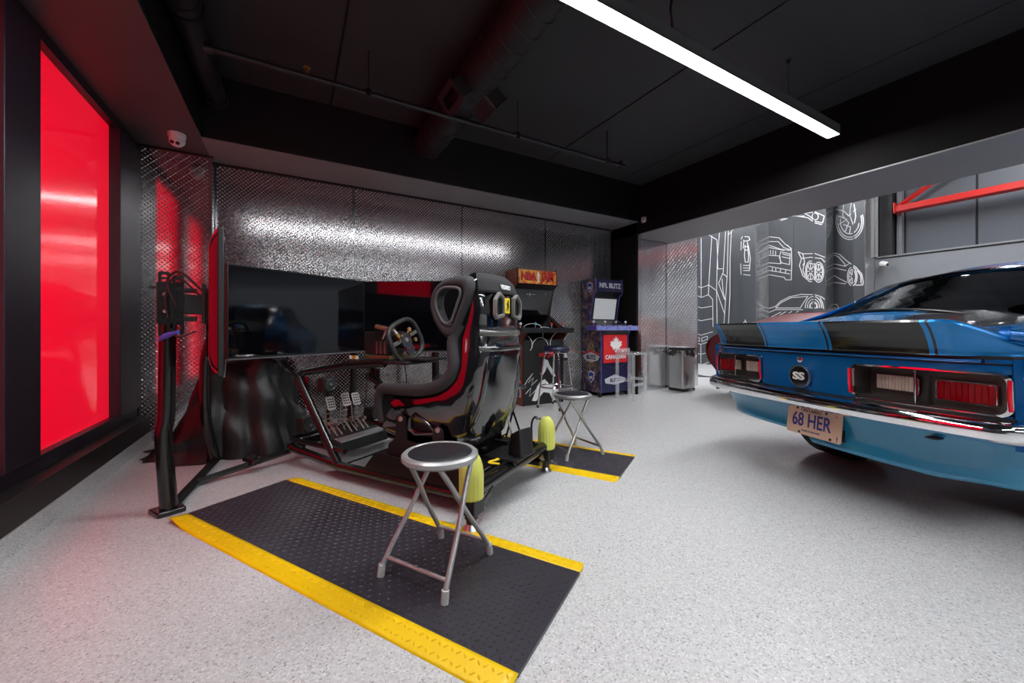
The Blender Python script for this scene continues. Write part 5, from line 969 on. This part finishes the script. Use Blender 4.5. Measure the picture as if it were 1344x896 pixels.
patch('rear_window', tint, .66, 1.41, -.84, .84, -.006, solid=.004); patch('windscreen', tint, 2.52, 3.22, -.88, .88, -.006, solid=.004)
for s in (-1,1):
    patch('sail_pillar', blue, .50, 1.45, .84*s, 1.06*s, .0); patch('front_pillar', black, 2.5, 3.25, .88*s, 1.02*s, 0)
    MB().tube([roofpt(.62+.8*i/14, .845*s, .006) for i in range(15)], .008, 8).build('window_trim', chrome, car)
    def sidefn(u, v, s=s):
        x = 1.15+1.95*u; zt = rz(x)-.06; return (x, s*(rw(x)+.02+(.17*v)), zt*(1-v)+.98*v)
    MB().grid(sidefn, 16, 6).build('side_window', tint, car, solid=.004)
    MB().grid(lambda u, v, s=s: (.55+.62*u+.06*v, s*(rw(.55+.62*u)*1.06+.20*v), (rz(.55+.62*u)-.05)*(1-v)+.96*v), 12, 6).build('rear_quarter', blue, car, solid=.008)
    MB().tube([(1.15+1.9*i/14, s*(rw(1.15+1.9*i/14)+.012), rz(1.15+1.9*i/14)-.045) for i in range(15)], .012, 8).build('drip_rail', chrome, car)
    MB().cbox((1.35,.36*s,.86),(.25,.55,.5)).build('seat_back', M('cabin_black', (.01,.01,.01), .6), car, bevel=.05); MB().cbox((2.1,.36*s,.80),(.16,.5,.55)).build('seat_back', M('cabin_black', ()), car, bevel=.05)
MB().tube([roofpt(1.42, -.84+1.68*i/14, .004) for i in range(15)], .009, 8).build('window_trim', chrome, car)
MB().tube([roofpt(.66, -.84+1.68*i/14, .004) for i in range(15)], .007, 8).build('window_trim', M('window_gasket', (.01,.01,.01), .3), car)
B('parcel_shelf', M('cabin_black', ()), car, (.65,-.55,.95,1.3,.55,.98)); B('dashboard', M('cabin_black', ()), car, (2.75,-.7,.8,3.1,.7,1.02))
MB().grid(lambda u, v: (.12+.62*u, -.66+1.32*v, 1.0+(.140*u+.014)*(1-.8*(2*v-1)**2)), 14, 20).build('boot_lid', stripe, car, solid=.008)
# ================================================================= red sports car beyond
rc = thing('sports_car', 'low dark red sports car with black roof parked beyond the blue car', 'car', tuple(Matrix.Translation((2.812,1.174,0)) @ Matrix.Rotation(CA,4,'Z') @ Vector((1.84,2.5,0))), CA)
tp = [(0,.96),(.1,1.01),(.26,1.04),(.9,1.23),(1.8,1.31),(2.6,1.27),(3.3,.98),(3.8,.85),(4.4,.66),(4.5,.5)]
def rfn(u, v):
    x = 4.5*u; w_ = pw([(0,.80),(.15,.92),(.8,.97),(3.8,.95),(4.5,.75)], x); h = pw(tp, x); base = .18
    for cx_ in (.95,3.55):
        d_ = abs(x-cx_)
        if d_ < .40: base = max(base, .22+sqrt(.16-d_*d_))
    bl = min(.88, h-.03)
    pr = [(0,base),(.93,base),(1.0,max(base,.5)),(.98,max(base,.7)),(.90,bl),(.78,bl+(h-bl)*.35),(.62,bl+(h-bl)*.85),(.35,h-.01),(0,h)]
    t = v*2*(len(pr)-1); s_ = 1
    if t > len(pr)-1: t = 2*(len(pr)-1)-t; s_ = -1
    i = min(int(t), len(pr)-2); f = t-i; y = (pr[i][0]*(1-f)+pr[i+1][0]*f)*w_; z = pr[i][1]*(1-f)+pr[i+1][1]*f
    xx = x
    if x < .35: xx = x+(1-x/.35)*(.02-.30*sm(.15,.65,z)*(1-sm(.75,1.02,z)*.75)+.25*(abs(y)/w_)**3)
    return (xx, s_*y, z)
b = MB().grid(rfn, 90, 48); n0 = 49; b.f.append(list(range(n0)))
b.build('body_shell', crimson, rc)
def rgl(x0, x1, nm, vv0, vv1, s, dz=.006):
    def g(u, v):
        p = rfn((x0+(x1-x0)*u)/4.5, (vv0+(vv1-vv0)*v)/16); return (p[0], s*(abs(p[1])+.006), p[2]+dz)
    MB().grid(g, 16, 6).build(nm, darkglass, rc)
for s in (-1,1): rgl(1.35, 3.1, 'side_window', 4.2, 5.9, s)
MB().grid(lambda u, v: (lambda p: (p[0],p[1],p[2]+.008))(rfn((1.0+2.15*u)/4.5, (6.0+4.0*v)/16)), 20, 16).build('roof_glass', darkglass, rc)
for s in (-1,1):
    for x in (.95,3.55): wheel(x, .84*s, .24, rc, .33)
MB().lathe([(.001,0),(.02,0),(.02,.02),(.001,.02)], (.12,.6,1.0), 12).build('antenna_fin', black, rc)
